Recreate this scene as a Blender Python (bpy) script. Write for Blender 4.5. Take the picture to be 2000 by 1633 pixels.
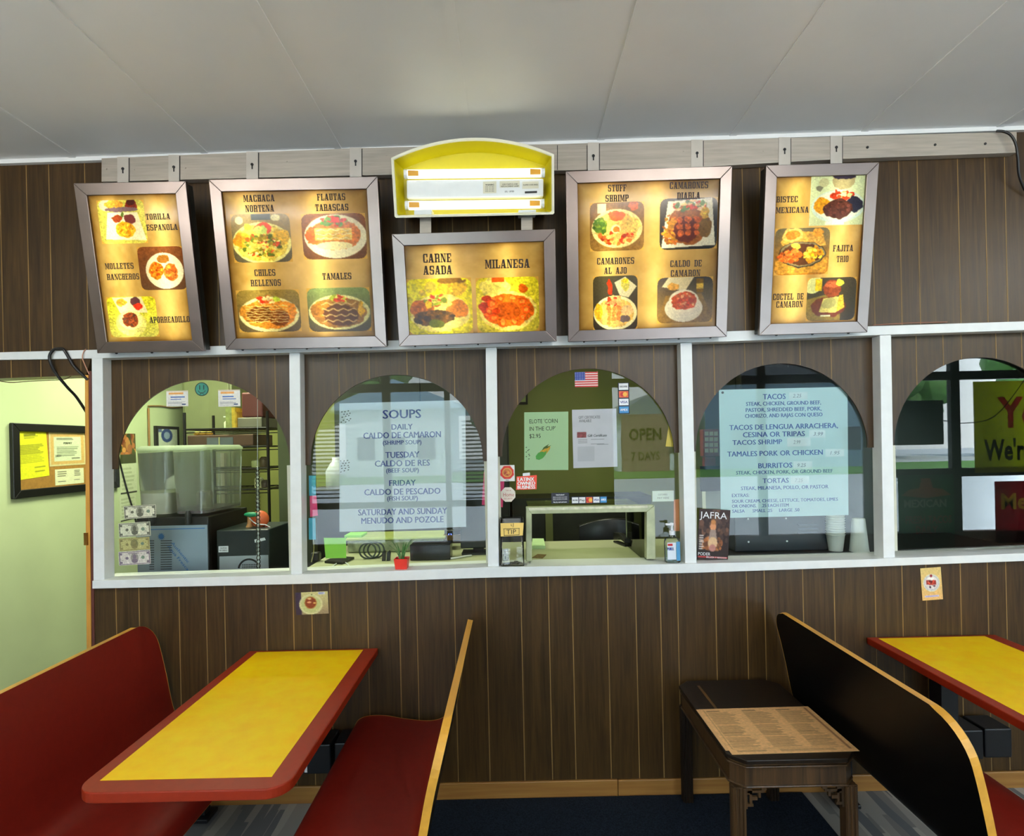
import bpy, math, random
import numpy as np
from mathutils import Vector, Matrix

# ------------------------------------------------------------------ camera, world, light, exposure
scene = bpy.context.scene
for _o in list(bpy.data.objects):
    bpy.data.objects.remove(_o)
F, CX, CY, ROLL, CD, CZ = 1123.0, 998.0, 868.0, 0.022, 2.8, 1.72   # focal length and centre for a 2000 px wide frame
cam_data = bpy.data.cameras.new('camera'); cam_data.sensor_width = 36.0
cam_data.lens = F / 2000.0 * 36.0
cam_data.shift_x = (1000 - CX) / 2000.0
cam_data.shift_y = (CY - 816.5) / 2000.0
cam_data.clip_start = 0.05; cam_data.clip_end = 200
cam = bpy.data.objects.new('camera', cam_data); scene.collection.objects.link(cam)
cam.matrix_world = Matrix.Translation((0, -CD, CZ)) @ Matrix.Rotation(math.pi/2, 4, 'X') @ Matrix.Rotation(-ROLL, 4, 'Z')
scene.camera = cam

world = bpy.data.worlds.new('sky'); scene.world = world; world.use_nodes = True
wn, wl = world.node_tree.nodes, world.node_tree.links
wn.clear()
w_out = wn.new('ShaderNodeOutputWorld'); w_bg = wn.new('ShaderNodeBackground'); w_tc = wn.new('ShaderNodeTexCoord')
w_sep = wn.new('ShaderNodeSeparateXYZ'); w_ramp = wn.new('ShaderNodeValToRGB')
w_ramp.color_ramp.elements[0].position = 0.0; w_ramp.color_ramp.elements[0].color = (0.90, 0.95, 1.0, 1)
w_ramp.color_ramp.elements[1].position = 0.7; w_ramp.color_ramp.elements[1].color = (0.60, 0.78, 1.0, 1)
wl.new(w_tc.outputs['Generated'], w_sep.inputs[0]); wl.new(w_sep.outputs['Z'], w_ramp.inputs[0])
wl.new(w_ramp.outputs[0], w_bg.inputs['Color']); wl.new(w_bg.outputs[0], w_out.inputs['Surface'])
w_bg.inputs['Strength'].default_value = 5.0

sun_data = bpy.data.lights.new('sun', 'SUN'); sun_data.energy = 8.0; sun_data.angle = 0.05; sun_data.color = (1.0, 0.95, 0.86)
sun = bpy.data.objects.new('sun', sun_data); scene.collection.objects.link(sun)
sun.location = (8, 20, 25)
sun.rotation_euler = Vector((-0.25, -0.60, -0.85)).to_track_quat('-Z', 'Y').to_euler()   # high behind the building

pd = bpy.data.lights.new('storefront_daylight', 'AREA'); pd.shape = 'RECTANGLE'; pd.size = 11.0; pd.size_y = 2.5
portal = bpy.data.objects.new('storefront_daylight', pd); scene.collection.objects.link(portal)
portal.location = (1.3, -4.52, 1.75); portal.rotation_euler = (math.pi/2, 0, 0)
pd.cycles.is_portal = True

vs = scene.view_settings
vs.view_transform = 'Standard'; vs.look = 'None'; vs.gamma = 1.0; vs.use_curve_mapping = False
vs.exposure = 0.80
scene.display_settings.display_device = 'sRGB'
cy = scene.cycles
cy.max_bounces = 8; cy.diffuse_bounces = 4; cy.glossy_bounces = 4; cy.transmission_bounces = 6; cy.transparent_max_bounces = 16
cy.caustics_reflective = False; cy.caustics_refractive = False; cy.sample_clamp_indirect = 6.0
cy.use_denoising = True

# ------------------------------------------------------------------ turning photo measurements into places
CR, SR = math.cos(ROLL), math.sin(ROLL)
def ray(px, py):
    u, v = px - CX, py - CY
    return (u*CR - v*SR) / F, (u*SR + v*CR) / F          # x and down, per metre of distance
def P(px, py, y):
    a, b = ray(px, py); d = y + CD
    return Vector((a*d, y, CZ - b*d))
def PZ(px, py, z):
    a, b = ray(px, py); d = (CZ - z) / b
    return Vector((a*d, d - CD, z))
def PX(px, py, x):
    a, b = ray(px, py); d = x / a
    return Vector((x, d - CD, CZ - b*d))

class Plane:
    """a flat frame: origin, unit right, unit up, unit normal towards the viewer"""
    def __init__(s, o, ex, ez):
        s.o = Vector(o); s.ex = Vector(ex).normalized()
        ez = Vector(ez); ez = ez - s.ex*ez.dot(s.ex); s.ez = ez.normalized()
        s.n = s.ex.cross(s.ez)
    def at(s, a, b, off=0.0):
        return s.o + s.ex*a + s.ez*b + s.n*off
    def px(s, x, y):
        a, b = ray(x, y); d = Vector((a, 1.0, -b)); c = Vector((0, -CD, CZ))
        t = (s.o - c).dot(s.n) / d.dot(s.n); q = c + d*t - s.o
        return q.dot(s.ex), q.dot(s.ez)
    def pxs(s, pts):
        return [s.px(*p) for p in pts]
def wallplane(y):
    return Plane((0, y, 0), (1, 0, 0), (0, 0, 1))          # normal -y

# ------------------------------------------------------------------ materials
def lin(c):
    c = np.asarray(c, dtype=float) / 255.0
    return np.where(c <= 0.04045, c/12.92, ((c+0.055)/1.055)**2.4)
def rgba(c):
    l = lin(c); return (float(l[0]), float(l[1]), float(l[2]), 1.0)
MATS = {}
def new_mat(name):
    m = bpy.data.materials.new(name); m.use_nodes = True
    nt = m.node_tree; nt.nodes.clear()
    out = nt.nodes.new('ShaderNodeOutputMaterial'); return m, nt.nodes, nt.links, out
def pm(name, c, rough=0.5, metal=0.0, var=0.06, scale=9.0, spec=0.5, stretch=None, c2=None, bump=0.0, coat=0.0, sub=None):
    """principled with a little procedural unevenness"""
    if name in MATS: return MATS[name]
    m, n, l, out = new_mat(name)
    b = n.new('ShaderNodeBsdfPrincipled'); l.new(b.outputs[0], out.inputs[0])
    b.inputs['Roughness'].default_value = rough; b.inputs['Metallic'].default_value = metal
    b.inputs['Specular IOR Level'].default_value = spec; b.inputs['Coat Weight'].default_value = coat
    g = n.new('ShaderNodeNewGeometry'); mp = n.new('ShaderNodeMapping'); t = n.new('ShaderNodeTexNoise')
    mp.inputs['Scale'].default_value = stretch or (1, 1, 1)
    t.inputs['Scale'].default_value = scale; t.inputs['Detail'].default_value = 4
    l.new(g.outputs['Position'], mp.inputs[0]); l.new(mp.outputs[0], t.inputs['Vector'])
    r = n.new('ShaderNodeValToRGB'); r.color_ramp.elements[0].position = 0.3; r.color_ramp.elements[1].position = 0.7
    a = rgba(c); e = rgba(c2) if c2 else None
    r.color_ramp.elements[0].color = tuple(min(1, x*(1-var)) for x in a[:3]) + (1,)
    r.color_ramp.elements[1].color = e or (tuple(min(1, x*(1+var)) for x in a[:3]) + (1,))
    l.new(t.outputs['Fac'], r.inputs[0]); l.new(r.outputs[0], b.inputs['Base Color'])
    if bump:
        bp = n.new('ShaderNodeBump'); bp.inputs['Strength'].default_value = bump; bp.inputs['Distance'].default_value = 0.002
        l.new(t.outputs['Fac'], bp.inputs['Height']); l.new(bp.outputs[0], b.inputs['Normal'])
    MATS[name] = m; return m
def emit(name, c, s):
    m, n, l, out = new_mat(name); e = n.new('ShaderNodeEmission'); e.inputs[0].default_value = (c[0], c[1], c[2], 1); e.inputs[1].default_value = s
    l.new(e.outputs[0], out.inputs[0]); MATS[name] = m; return m
def glass(name, tint=(0.97, 0.99, 0.97), ior=1.5, gain=1.0, rough=0.0):
    m, n, l, out = new_mat(name)
    tr = n.new('ShaderNodeBsdfTransparent'); tr.inputs[0].default_value = (*tint, 1)
    gl = n.new('ShaderNodeBsdfGlossy'); gl.inputs['Roughness'].default_value = rough
    fr = n.new('ShaderNodeFresnel'); fr.inputs['IOR'].default_value = ior
    mu = n.new('ShaderNodeMath'); mu.operation = 'MULTIPLY'; mu.use_clamp = True; mu.inputs[1].default_value = gain
    mx = n.new('ShaderNodeMixShader')
    l.new(fr.outputs[0], mu.inputs[0]); l.new(mu.outputs[0], mx.inputs[0]); l.new(tr.outputs[0], mx.inputs[1]); l.new(gl.outputs[0], mx.inputs[2])
    l.new(mx.outputs[0], out.inputs[0]); MATS[name] = m; return m
def printed(name, rough=0.5):
    m, n, l, out = new_mat(name); b = n.new('ShaderNodeBsdfPrincipled'); b.inputs['Roughness'].default_value = rough
    b.inputs['Specular IOR Level'].default_value = 0.3
    a = n.new('ShaderNodeAttribute'); a.attribute_name = 'Col'
    l.new(a.outputs['Color'], b.inputs['Base Color']); l.new(b.outputs[0], out.inputs[0]); MATS[name] = m; return m
def backlit(name):
    """printed film over a lamp box: lets light through and has a thin glossy face"""
    m, n, l, out = new_mat(name)
    a = n.new('ShaderNodeAttribute'); a.attribute_name = 'Col'
    d = n.new('ShaderNodeBsdfDiffuse'); t = n.new('ShaderNodeBsdfTranslucent'); x = n.new('ShaderNodeMixShader'); x.inputs[0].default_value = 0.7
    g = n.new('ShaderNodeBsdfGlossy'); g.inputs['Roughness'].default_value = 0.12
    y = n.new('ShaderNodeMixShader'); y.inputs[0].default_value = 0.018
    l.new(a.outputs['Color'], d.inputs[0]); l.new(a.outputs['Color'], t.inputs[0]); l.new(d.outputs[0], x.inputs[1]); l.new(t.outputs[0], x.inputs[2])
    l.new(x.outputs[0], y.inputs[1]); l.new(g.outputs[0], y.inputs[2]); l.new(y.outputs[0], out.inputs[0]); MATS[name] = m; return m
def thin_film(name, c, tl=0.5, rough=0.5):
    """paper or plastic that passes some light"""
    m, n, l, out = new_mat(name)
    b = n.new('ShaderNodeBsdfPrincipled'); b.inputs['Base Color'].default_value = rgba(c); b.inputs['Roughness'].default_value = rough
    t = n.new('ShaderNodeBsdfTranslucent'); t.inputs[0].default_value = rgba(c)
    x = n.new('ShaderNodeMixShader'); x.inputs[0].default_value = tl
    l.new(b.outputs[0], x.inputs[1]); l.new(t.outputs[0], x.inputs[2]); l.new(x.outputs[0], out.inputs[0]); MATS[name] = m; return m
def wood_panel(name, dark, light, rough=0.34, spec=0.5):
    m, n, l, out = new_mat(name)
    b = n.new('ShaderNodeBsdfPrincipled'); l.new(b.outputs[0], out.inputs[0])
    b.inputs['Specular IOR Level'].default_value = spec
    g = n.new('ShaderNodeNewGeometry'); mp = n.new('ShaderNodeMapping'); mp.inputs['Scale'].default_value = (26, 26, 1.1)
    t = n.new('ShaderNodeTexNoise'); t.inputs['Scale'].default_value = 1.6; t.inputs['Detail'].default_value = 8; t.inputs['Distortion'].default_value = 1.4
    mp2 = n.new('ShaderNodeMapping'); mp2.inputs['Scale'].default_value = (120, 120, 5)
    t2 = n.new('ShaderNodeTexNoise'); t2.inputs['Scale'].default_value = 2.0; t2.inputs['Detail'].default_value = 3
    l.new(g.outputs['Position'], mp.inputs[0]); l.new(mp.outputs[0], t.inputs['Vector']); l.new(g.outputs['Position'], mp2.inputs[0]); l.new(mp2.outputs[0], t2.inputs['Vector'])
    ad = n.new('ShaderNodeMath'); ad.operation = 'MULTIPLY_ADD'; ad.inputs[1].default_value = 0.35
    l.new(t2.outputs['Fac'], ad.inputs[0]); l.new(t.outputs['Fac'], ad.inputs[2])
    r = n.new('ShaderNodeValToRGB'); r.color_ramp.elements[0].position = 0.40; r.color_ramp.elements[1].position = 1.0
    r.color_ramp.elements[0].color = rgba(dark); r.color_ramp.elements[1].color = rgba(light)
    l.new(ad.outputs[0], r.inputs[0]); l.new(r.outputs[0], b.inputs['Base Color'])
    b.inputs['Roughness'].default_value = rough
    bp = n.new('ShaderNodeBump'); bp.inputs['Strength'].default_value = 0.12; bp.inputs['Distance'].default_value = 0.001
    l.new(t2.outputs['Fac'], bp.inputs['Height']); l.new(bp.outputs[0], b.inputs['Normal'])
    MATS[name] = m; return m

# ------------------------------------------------------------------ mesh collecting
COL = scene.collection
WM = {}                                    # object -> its world matrix as built
class MB:
    def __init__(s): s.v = []; s.f = []; s.m = []; s.mi = 0; s.sm = []
    def mat(s, i): s.mi = i; return s
    def add(s, vs, fs, smooth=False):
        b = len(s.v); s.v += [Vector(q) for q in vs]
        for f in fs: s.f.append([b+i for i in f]); s.m.append(s.mi); s.sm.append(smooth)
        return s
    def box(s, x0, x1, y0, y1, z0, z1):
        if x0 > x1: x0, x1 = x1, x0
        if y0 > y1: y0, y1 = y1, y0
        if z0 > z1: z0, z1 = z1, z0
        v = [(x0,y0,z0),(x1,y0,z0),(x1,y1,z0),(x0,y1,z0),(x0,y0,z1),(x1,y0,z1),(x1,y1,z1),(x0,y1,z1)]
        return s.add(v, [(0,3,2,1),(4,5,6,7),(0,1,5,4),(1,2,6,5),(2,3,7,6),(3,0,4,7)])
    def flat(s, pl, pts, off=0.0):
        return s.add([pl.at(a, b, off) for a, b in pts], [list(range(len(pts)))])
    def slab(s, pl, pts, o0, o1):
        """polygon in a plane (counter-clockwise seen from the viewer), from offset o0 (back) to o1 (front)"""
        ar = sum(pts[i][0]*pts[(i+1) % len(pts)][1] - pts[(i+1) % len(pts)][0]*pts[i][1] for i in range(len(pts)))
        if ar < 0: pts = pts[::-1]
        n = len(pts)
        v = [pl.at(a, b, o1) for a, b in pts] + [pl.at(a, b, o0) for a, b in pts]
        return s.add(v, [list(range(n)), list(range(2*n-1, n-1, -1))] + [(i, n+i, n+(i+1) % n, (i+1) % n) for i in range(n)])
    def loft(s, rings, closed=True, caps=True, smooth=True):
        n = len(rings[0]); b = []; vs = [q for r in rings for q in r]; fs = []
        for i in range(len(rings)-1):
            for j in range(n if closed else n-1):
                k = (j+1) % n; fs.append((i*n+j, i*n+k, (i+1)*n+k, (i+1)*n+j))
        s.add(vs, fs, smooth)
        if caps:
            s.add(rings[0], [list(range(n-1, -1, -1))]); s.add(rings[-1], [list(range(n))])
        return s
    def lathe(s, c, prof, n=20, axis='Z', caps=True):
        c = Vector(c); rings = []
        for r, h in prof:
            ring = []
            for k in range(n):
                a = 2*math.pi*k/n; q = (r*math.cos(a), r*math.sin(a), h)
                if axis == 'X': q = (h, r*math.cos(a), r*math.sin(a))
                elif axis == 'Y': q = (r*math.sin(a), h, r*math.cos(a))
                ring.append(c + Vector(q))
            rings.append(ring)
        return s.loft(rings, caps=caps)
    def tube(s, pts, r, n=8, smooth_path=True, steps=6):
        pts = [Vector(p) for p in pts]
        if smooth_path and len(pts) > 2:
            q = []
            for i in range(len(pts)-1):
                p0 = pts[max(i-1, 0)]; p1 = pts[i]; p2 = pts[i+1]; p3 = pts[min(i+2, len(pts)-1)]
                for k in range(steps):
                    t = k/steps
                    q.append(0.5*((2*p1) + (p2-p0)*t + (2*p0-5*p1+4*p2-p3)*t*t + (3*p1-p0-3*p2+p3)*t**3))
            q.append(pts[-1]); pts = q
        rings = []
        up = Vector((0.31, 0.17, 0.93))
        for i, p in enumerate(pts):
            d = (pts[min(i+1, len(pts)-1)] - pts[max(i-1, 0)]).normalized()
            a = d.cross(up).normalized(); bb = d.cross(a)
            rr = r[i*len(r)//len(pts)] if isinstance(r, (list, tuple)) else r
            rings.append([p + (a*math.cos(2*math.pi*k/n) + bb*math.sin(2*math.pi*k/n))*rr for k in range(n)])
        return s.loft(rings)
    def ball(s, c, rx, ry=None, rz=None, n=12, m=8):
        ry = ry or rx; rz = rz or rx; c = Vector(c)
        rings = [[c + Vector((rx*math.sin(math.pi*i/m)*math.cos(2*math.pi*k/n), ry*math.sin(math.pi*i/m)*math.sin(2*math.pi*k/n), -rz*math.cos(math.pi*i/m))) for k in range(n)] for i in range(1, m)]
        s.loft(rings); return s
    def build(s, name, mats, parent=None, bev=0.0, label=None, sub=0, seg=2):
        me = bpy.data.meshes.new(name)
        mats = mats if isinstance(mats, (list, tuple)) else [mats]
        ob = bpy.data.objects.new(name, me); COL.objects.link(ob)
        if parent is None:
            xs = [v.x for v in s.v]; ys = [v.y for v in s.v]; zs = [v.z for v in s.v]
            M = Matrix.Translation(((min(xs)+max(xs))/2, (min(ys)+max(ys))/2, min(zs)))
            ob.matrix_world = M
        else:
            M = WM[parent]; ob.parent = parent
        WM[ob] = M
        I = M.inverted()
        me.from_pydata([I @ v for v in s.v], [], s.f)
        for m in mats: me.materials.append(m)
        me.polygons.foreach_set('material_index', s.m); me.polygons.foreach_set('use_smooth', s.sm)
        me.update()
        if bev:
            bm = ob.modifiers.new('bevel', 'BEVEL'); bm.width = bev; bm.segments = seg; bm.limit_method = 'ANGLE'; bm.angle_limit = math.radians(40)
        if sub:
            sm = ob.modifiers.new('subdiv', 'SUBSURF'); sm.levels = sub; sm.render_levels = sub
        if label: ob['label'] = label
        return ob
def tag(o, label, cat, group=None, kind=None):
    o['label'] = label; o['category'] = cat
    if group: o['group'] = group
    if kind: o['kind'] = kind
    return o
def struct(o, label, cat):
    return tag(o, label, cat, kind='structure')
def thing(name, loc, label, cat, group=None, kind=None):
    o = bpy.data.objects.new(name, None); COL.objects.link(o); o.empty_display_size = 0.05
    o.matrix_world = Matrix.Translation(loc); WM[o] = Matrix.Translation(loc)
    return tag(o, label, cat, group, kind)

# ------------------------------------------------------------------ printed pictures: a painter on a small colour grid
def paint(W, H, ops, seed=0, noise=0.10, corner=0.0, ccol=(205, 165, 95), warp=0.0):
    rng = np.random.default_rng(seed)
    V, U = np.mgrid[0:H, 0:W]; U = U/(W-1); V = V/(H-1)
    A = np.zeros((H, W, 3))
    def field(n):
        g = rng.normal(0, 1, (n+2, n+2)); a = np.clip(U, 0, 1)*n; b = np.clip(V, 0, 1)*n; i = a.astype(int); j = b.astype(int); fa = a-i; fb = b-j
        fa = fa*fa*(3-2*fa); fb = fb*fb*(3-2*fb)
        return (g[j, i]*(1-fa)+g[j, i+1]*fa)*(1-fb)+(g[j+1, i]*(1-fa)+g[j+1, i+1]*fa)*fb
    tex = 1
    if warp:                                      # ragged natural edges and mottled food
        tex = 1 + warp*(5*field(14)+7*field(30)+5*field(48))
        dU, dV = warp*(.9*field(9)+.7*field(22)), warp*(.9*field(9)+.7*field(22)); U0, V0 = U, V
    for op in ops:
        k = op[0]
        if warp:
            w_ = 1.0 if (k == 's' or (k == 'e' and min(op[5]) < 150)) else (.4 if k == 'w' else 0)
            U = U0+dU*w_; V = V0+dV*w_
        if k == 'bg':
            c0 = np.array(op[1], float); c1 = np.array(op[2], float) if len(op) > 2 else c0
            A[:] = c0 + (c1-c0)*V[..., None]
        elif k == 'e':
            _, cx, cy_, rx, ry, c = op
            A[((U-cx)/rx)**2 + ((V-cy_)/ry)**2 <= 1] = c
        elif k == 'r':
            _, x0, y0, x1, y1, c = op
            A[(U >= x0) & (U <= x1) & (V >= y0) & (V <= y1)] = c
        elif k == 'p':
            pts = op[1]; ins = np.zeros((H, W), bool); n = len(pts)
            for i in range(n):
                x0, y0 = pts[i]; x1, y1 = pts[(i+1) % n]
                if y0 == y1: continue
                cond = ((V >= min(y0, y1)) & (V < max(y0, y1))) & (U < x0 + (V-y0)*(x1-x0)/(y1-y0))
                ins ^= cond
            A[ins] = op[2]
        elif k == 's':
            _, n, cx, cy_, rx, ry, sz, cols = op
            for i in range(n):
                a = rng.uniform(0, 6.283); q = math.sqrt(rng.uniform(0, 1)); x = cx+rx*q*math.cos(a); y = cy_+ry*q*math.sin(a)
                s1 = sz*rng.uniform(0.6, 1.3); s2 = s1*rng.uniform(0.6, 1.2)
                A[((U-x)/s1)**2 + ((V-y)/s2)**2 <= 1] = np.array(cols[rng.integers(len(cols))])*rng.uniform(0.8, 1.15)
        elif k == 'w':
            _, n, cx, cy_, rx, ry, c = op
            for i in range(n):
                yy = cy_ - ry + 2*ry*(i+0.5)/n
                A[(np.abs(U-cx) < rx) & (np.abs(V-(yy + 0.35*ry/n*np.sin((U-cx)*40+i*2))) < 0.22*ry/n)] = c
        elif k == 'l':                                   # lines of small print
            _, x0, y0, x1, y1, n, c = op
            for i in range(n):
                yy = y0+(y1-y0)*(i+0.5)/n; hh = 0.26*(y1-y0)/n
                e = x0+(x1-x0)*rng.uniform(0.7, 1.0); msk = (U >= x0) & (U <= e) & (np.abs(V-yy) < hh)
                A[msk] = c
    Bp = np.pad(A, ((1, 1), (1, 1), (0, 0)), 'edge') if min(W, H) > 48 else None
    if Bp is not None: A = .4*A + .15*(Bp[:-2, 1:-1]+Bp[2:, 1:-1]+Bp[1:-1, :-2]+Bp[1:-1, 2:])
    if warp:
        U, V = U0, V0; sat = np.clip((A.max(2)-A.min(2))/90-.3, .12, 1); A = A*(1+(tex-1)*sat)[..., None]
    if noise:
        g = rng.normal(0, 1, (H//3+2, W//3+2)); g = np.repeat(np.repeat(g, 3, 0), 3, 1)[:H, :W]
        A = A*(1 + noise*0.5*g[..., None] + noise*0.5*rng.normal(0, 1, (H, W, 1)))
    if corner:
        asp = H/W; du = np.maximum(corner-np.minimum(U, 1-U), 0); dv = np.maximum(corner-np.minimum(V, 1-V)*asp, 0)
        A[du*du+dv*dv > corner*corner] = ccol
    return np.clip(A, 0, 255)
def print_mesh(name, pl, a0, b0, a1, b1, img, mat, parent=None, off=0.0005, label=None, skip=None, thick=0.0):
    """an image as a coloured grid on a plane; (a0,b0) is lower left, (a1,b1) upper right"""
    H, W = img.shape[:2]
    vs = []
    for j in range(H):
        b = b1+(b0-b1)*j/(H-1)
        for i in range(W): vs.append(pl.at(a0+(a1-a0)*i/(W-1), b, off))
    fs = []
    for j in range(H-1):
        for i in range(W-1):
            if skip is not None and skip[j, i]: continue
            fs.append((j*W+i, (j+1)*W+i, (j+1)*W+i+1, j*W+i+1))
    mb = MB(); mb.v = vs; mb.f = fs; mb.m = [0]*len(fs); mb.sm = [False]*len(fs)
    if thick:
        nb = len(mb.v)
        mb.add([pl.at(a, b, off-thick) for a, b in ((a0, b0), (a1, b0), (a1, b1), (a0, b1))] + [pl.at(a, b, off) for a, b in ((a0, b0), (a1, b0), (a1, b1), (a0, b1))],
               [(3,2,1,0), (0,1,5,4), (1,2,6,5), (2,3,7,6), (3,0,4,7)])
    ob = mb.build(name, mat, parent, label=label)
    at = ob.data.color_attributes.new('Col', 'FLOAT_COLOR', 'POINT')
    c = np.ones((len(mb.v), 4), np.float32); c[:H*W, :3] = lin(img.reshape(-1, 3)); c[H*W:, :3] = lin(img[0, 0])
    at.data.foreach_set('color', c.ravel())
    return ob

# ------------------------------------------------------------------ lettering
def glyphs(txt, bold=0.0, shear=0.0):
    cu = bpy.data.curves.new('txt', 'FONT'); cu.body = txt; cu.offset = bold; cu.resolution_u = 2; cu.shear = shear
    ob = bpy.data.objects.new('txt', cu); me = ob.to_mesh()
    v = [(q.co.x, q.co.y) for q in me.vertices]; f = [list(p.vertices) for p in me.polygons]
    ob.to_mesh_clear(); bpy.data.objects.remove(ob); bpy.data.curves.remove(cu)
    return v, f
def text(mb, pl, s, x0, x1, yc, cap, off=0.0008, bold=0.012, local=False, shear=0.0):
    """one line of sans lettering between two photo columns, centred on row yc (or in plane metres when local)"""
    v, f = glyphs(s, 0.0, shear)
    if not v: return
    if local: (ax, ay), (bx, by), h = (x0, yc), (x1, yc), cap
    else:
        dy = -0.022*(x1-x0)/2
        ax, ay = pl.px(x0, yc-dy); bx, by = pl.px(x1, yc+dy)
        h = math.dist(pl.px(x0, yc-cap/2), pl.px(x0, yc+cap/2))
    mn = min(q[0] for q in v); mxx = max(q[0] for q in v); sx = (math.hypot(bx-ax, by-ay))/(mxx-mn); sy = h/0.70
    c, s_ = (bx-ax), (by-ay); L = math.hypot(c, s_); c /= L; s_ /= L
    out = []
    for x, y in v:
        x = (x-mn)*sx; y = (y-0.35)*sy
        out.append(pl.at(ax+x*c-y*s_, ay+x*s_+y*c, off))
    mb.add(out, f)
    if bold > .002:                            # heavier strokes: the same letters again, a hair to either side
        for k in (-1, 1): mb.add([q + pl.ex*(k*bold*sy*1.5) + pl.n*(1e-5*k) for q in out], f)
_S = {}
def _slab_font():
    lv = (.08, 0, .34, 1); rv = (.50, 0, .76, 1); sl = [(0, 0, .42, .12), (0, .88, .42, 1)]; sr = [(.42, 0, .84, .12), (.42, .88, .84, 1)]
    C = [(.04, .12, .3, .88), (.1, .87, .7, 1), (.1, 0, .7, .13), (.57, .62, .76, 1), (.57, 0, .76, .34)]
    Pp = [lv, *sl, (.3, .87, .66, 1), (.3, .42, .66, .54), (.54, .48, .8, .94)]
    g = {'B': (.84, [lv, *sl, (.3, .87, .68, 1), (.3, .46, .68, .57), (.3, 0, .68, .13), (.54, .53, .76, .95), (.54, .05, .8, .5)]),
         'C': (.84, C), 'D': (.84, [lv, *sl, (.3, .87, .64, 1), (.3, 0, .64, .13), (.54, .1, .8, .9)]),
         'E': (.8, [lv, *sl, (.3, .87, .74, 1), (.6, .64, .74, 1), (.3, 0, .74, .13), (.6, 0, .74, .34), (.3, .44, .56, .57)]),
         'F': (.78, [lv, *sl, (.3, .87, .74, 1), (.6, .64, .74, 1), (.3, .44, .58, .57)]),
         'H': (.84, [lv, rv, *sl, *sr, (.3, .44, .55, .57)]), 'I': (.46, [(.1, 0, .36, 1), (0, 0, .46, .12), (0, .88, .46, 1)]),
         'J': (.7, [(.34, .1, .6, 1), (.24, .88, .7, 1), (.04, 0, .54, .13), (0, 0, .2, .34)]),
         'L': (.78, [lv, *sl, (.3, 0, .74, .13), (.58, 0, .74, .36)]), 'O': (.84, [(.04, .1, .3, .9), (.5, .1, .76, .9), (.12, .87, .68, 1), (.12, 0, .68, .13)]),
         'P': (.84, Pp), 'R': (.9, Pp + [(.56, .06, .8, .46), (.5, 0, .88, .12)]),
         'S': (.84, [(.04, .5, .3, .9), (.5, .1, .76, .5), (.1, .87, .7, 1), (.1, 0, .7, .13), (.1, .44, .7, .57), (.6, .66, .76, .96), (.04, .05, .2, .34)]),
         'T': (.86, [(.29, 0, .55, 1), (.18, 0, .66, .12), (.02, .87, .82, 1), (.02, .6, .15, 1), (.69, .6, .82, 1)]),
         'U': (.84, [(.08, .1, .34, 1), (.52, .1, .74, 1), (.16, 0, .66, .13), (0, .88, .42, 1), (.44, .88, .84, 1)]),
         'A': (.92, [[(.04, 0), (.2, 0), (.46, 1), (.3, 1)], [(.5, 0), (.8, 0), (.6, 1), (.3, 1)], (.2, .24, .6, .36), (0, 0, .3, .1), (.42, 0, .9, .1)]),
         'M': (1.06, [(.08, 0, .2, 1), (.74, 0, .98, 1), [(.08, 1), (.34, 1), (.6, .1), (.44, .1)], [(.44, .1), (.6, .1), (.8, 1), (.7, 1)], (0, 0, .32, .1), (.66, 0, 1.06, .1), (0, .9, .3, 1), (.7, .9, 1.06, 1)]),
         'N': (.9, [(.08, 0, .2, 1), (.66, 0, .78, 1), [(.08, 1), (.34, 1), (.78, 0), (.52, 0)], (0, 0, .34, .1), (.5, .9, .88, 1), (0, .9, .3, 1)]),
         'X': (.88, [[(.06, 1), (.34, 1), (.82, 0), (.54, 0)], [(.08, 0), (.22, 0), (.78, 1), (.64, 1)], (0, 0, .34, .1), (.44, 0, .88, .1), (0, .9, .44, 1), (.54, .9, .88, 1)])}
    return g
_S = _slab_font()
def slab_text(mb, pl, s, x0, x1, yc, cap, off=0.0015):
    dy = -0.022*(x1-x0)/2
    ax, ay = pl.px(x0, yc-dy); bx, by = pl.px(x1, yc+dy); h = math.dist(pl.px(x0, yc-cap/2), pl.px(x0, yc+cap/2))
    tot = sum((_S[c][0] + .04) if c != ' ' else .8 for c in s); L = math.hypot(bx-ax, by-ay); sx = L/tot
    c_, s_ = (bx-ax)/L, (by-ay)/L; cur = 0
    for ch in s:
        if ch == ' ': cur += .8; continue
        for q in _S[ch][1]:
            pts = [(q[0], q[1]), (q[2], q[1]), (q[2], q[3]), (q[0], q[3])] if isinstance(q, tuple) else q
            w = []
            for x, y in pts:
                X = (cur+x)*sx; Y = (y-.5)*h
                w.append((ax+X*c_-Y*s_, ay+X*s_+Y*c_))
            ar = sum(w[i][0]*w[(i+1) % 4][1]-w[(i+1) % 4][0]*w[i][1] for i in range(4))
            mb.flat(pl, w if ar > 0 else w[::-1], off)
        cur += _S[ch][0] + .04
def arc(cx, cz, r, a0, a1, n=40):
    return [(cx+r*math.cos(math.radians(a0+(a1-a0)*i/n)), cz+r*math.sin(math.radians(a0+(a1-a0)*i/n))) for i in range(n+1)]
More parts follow.
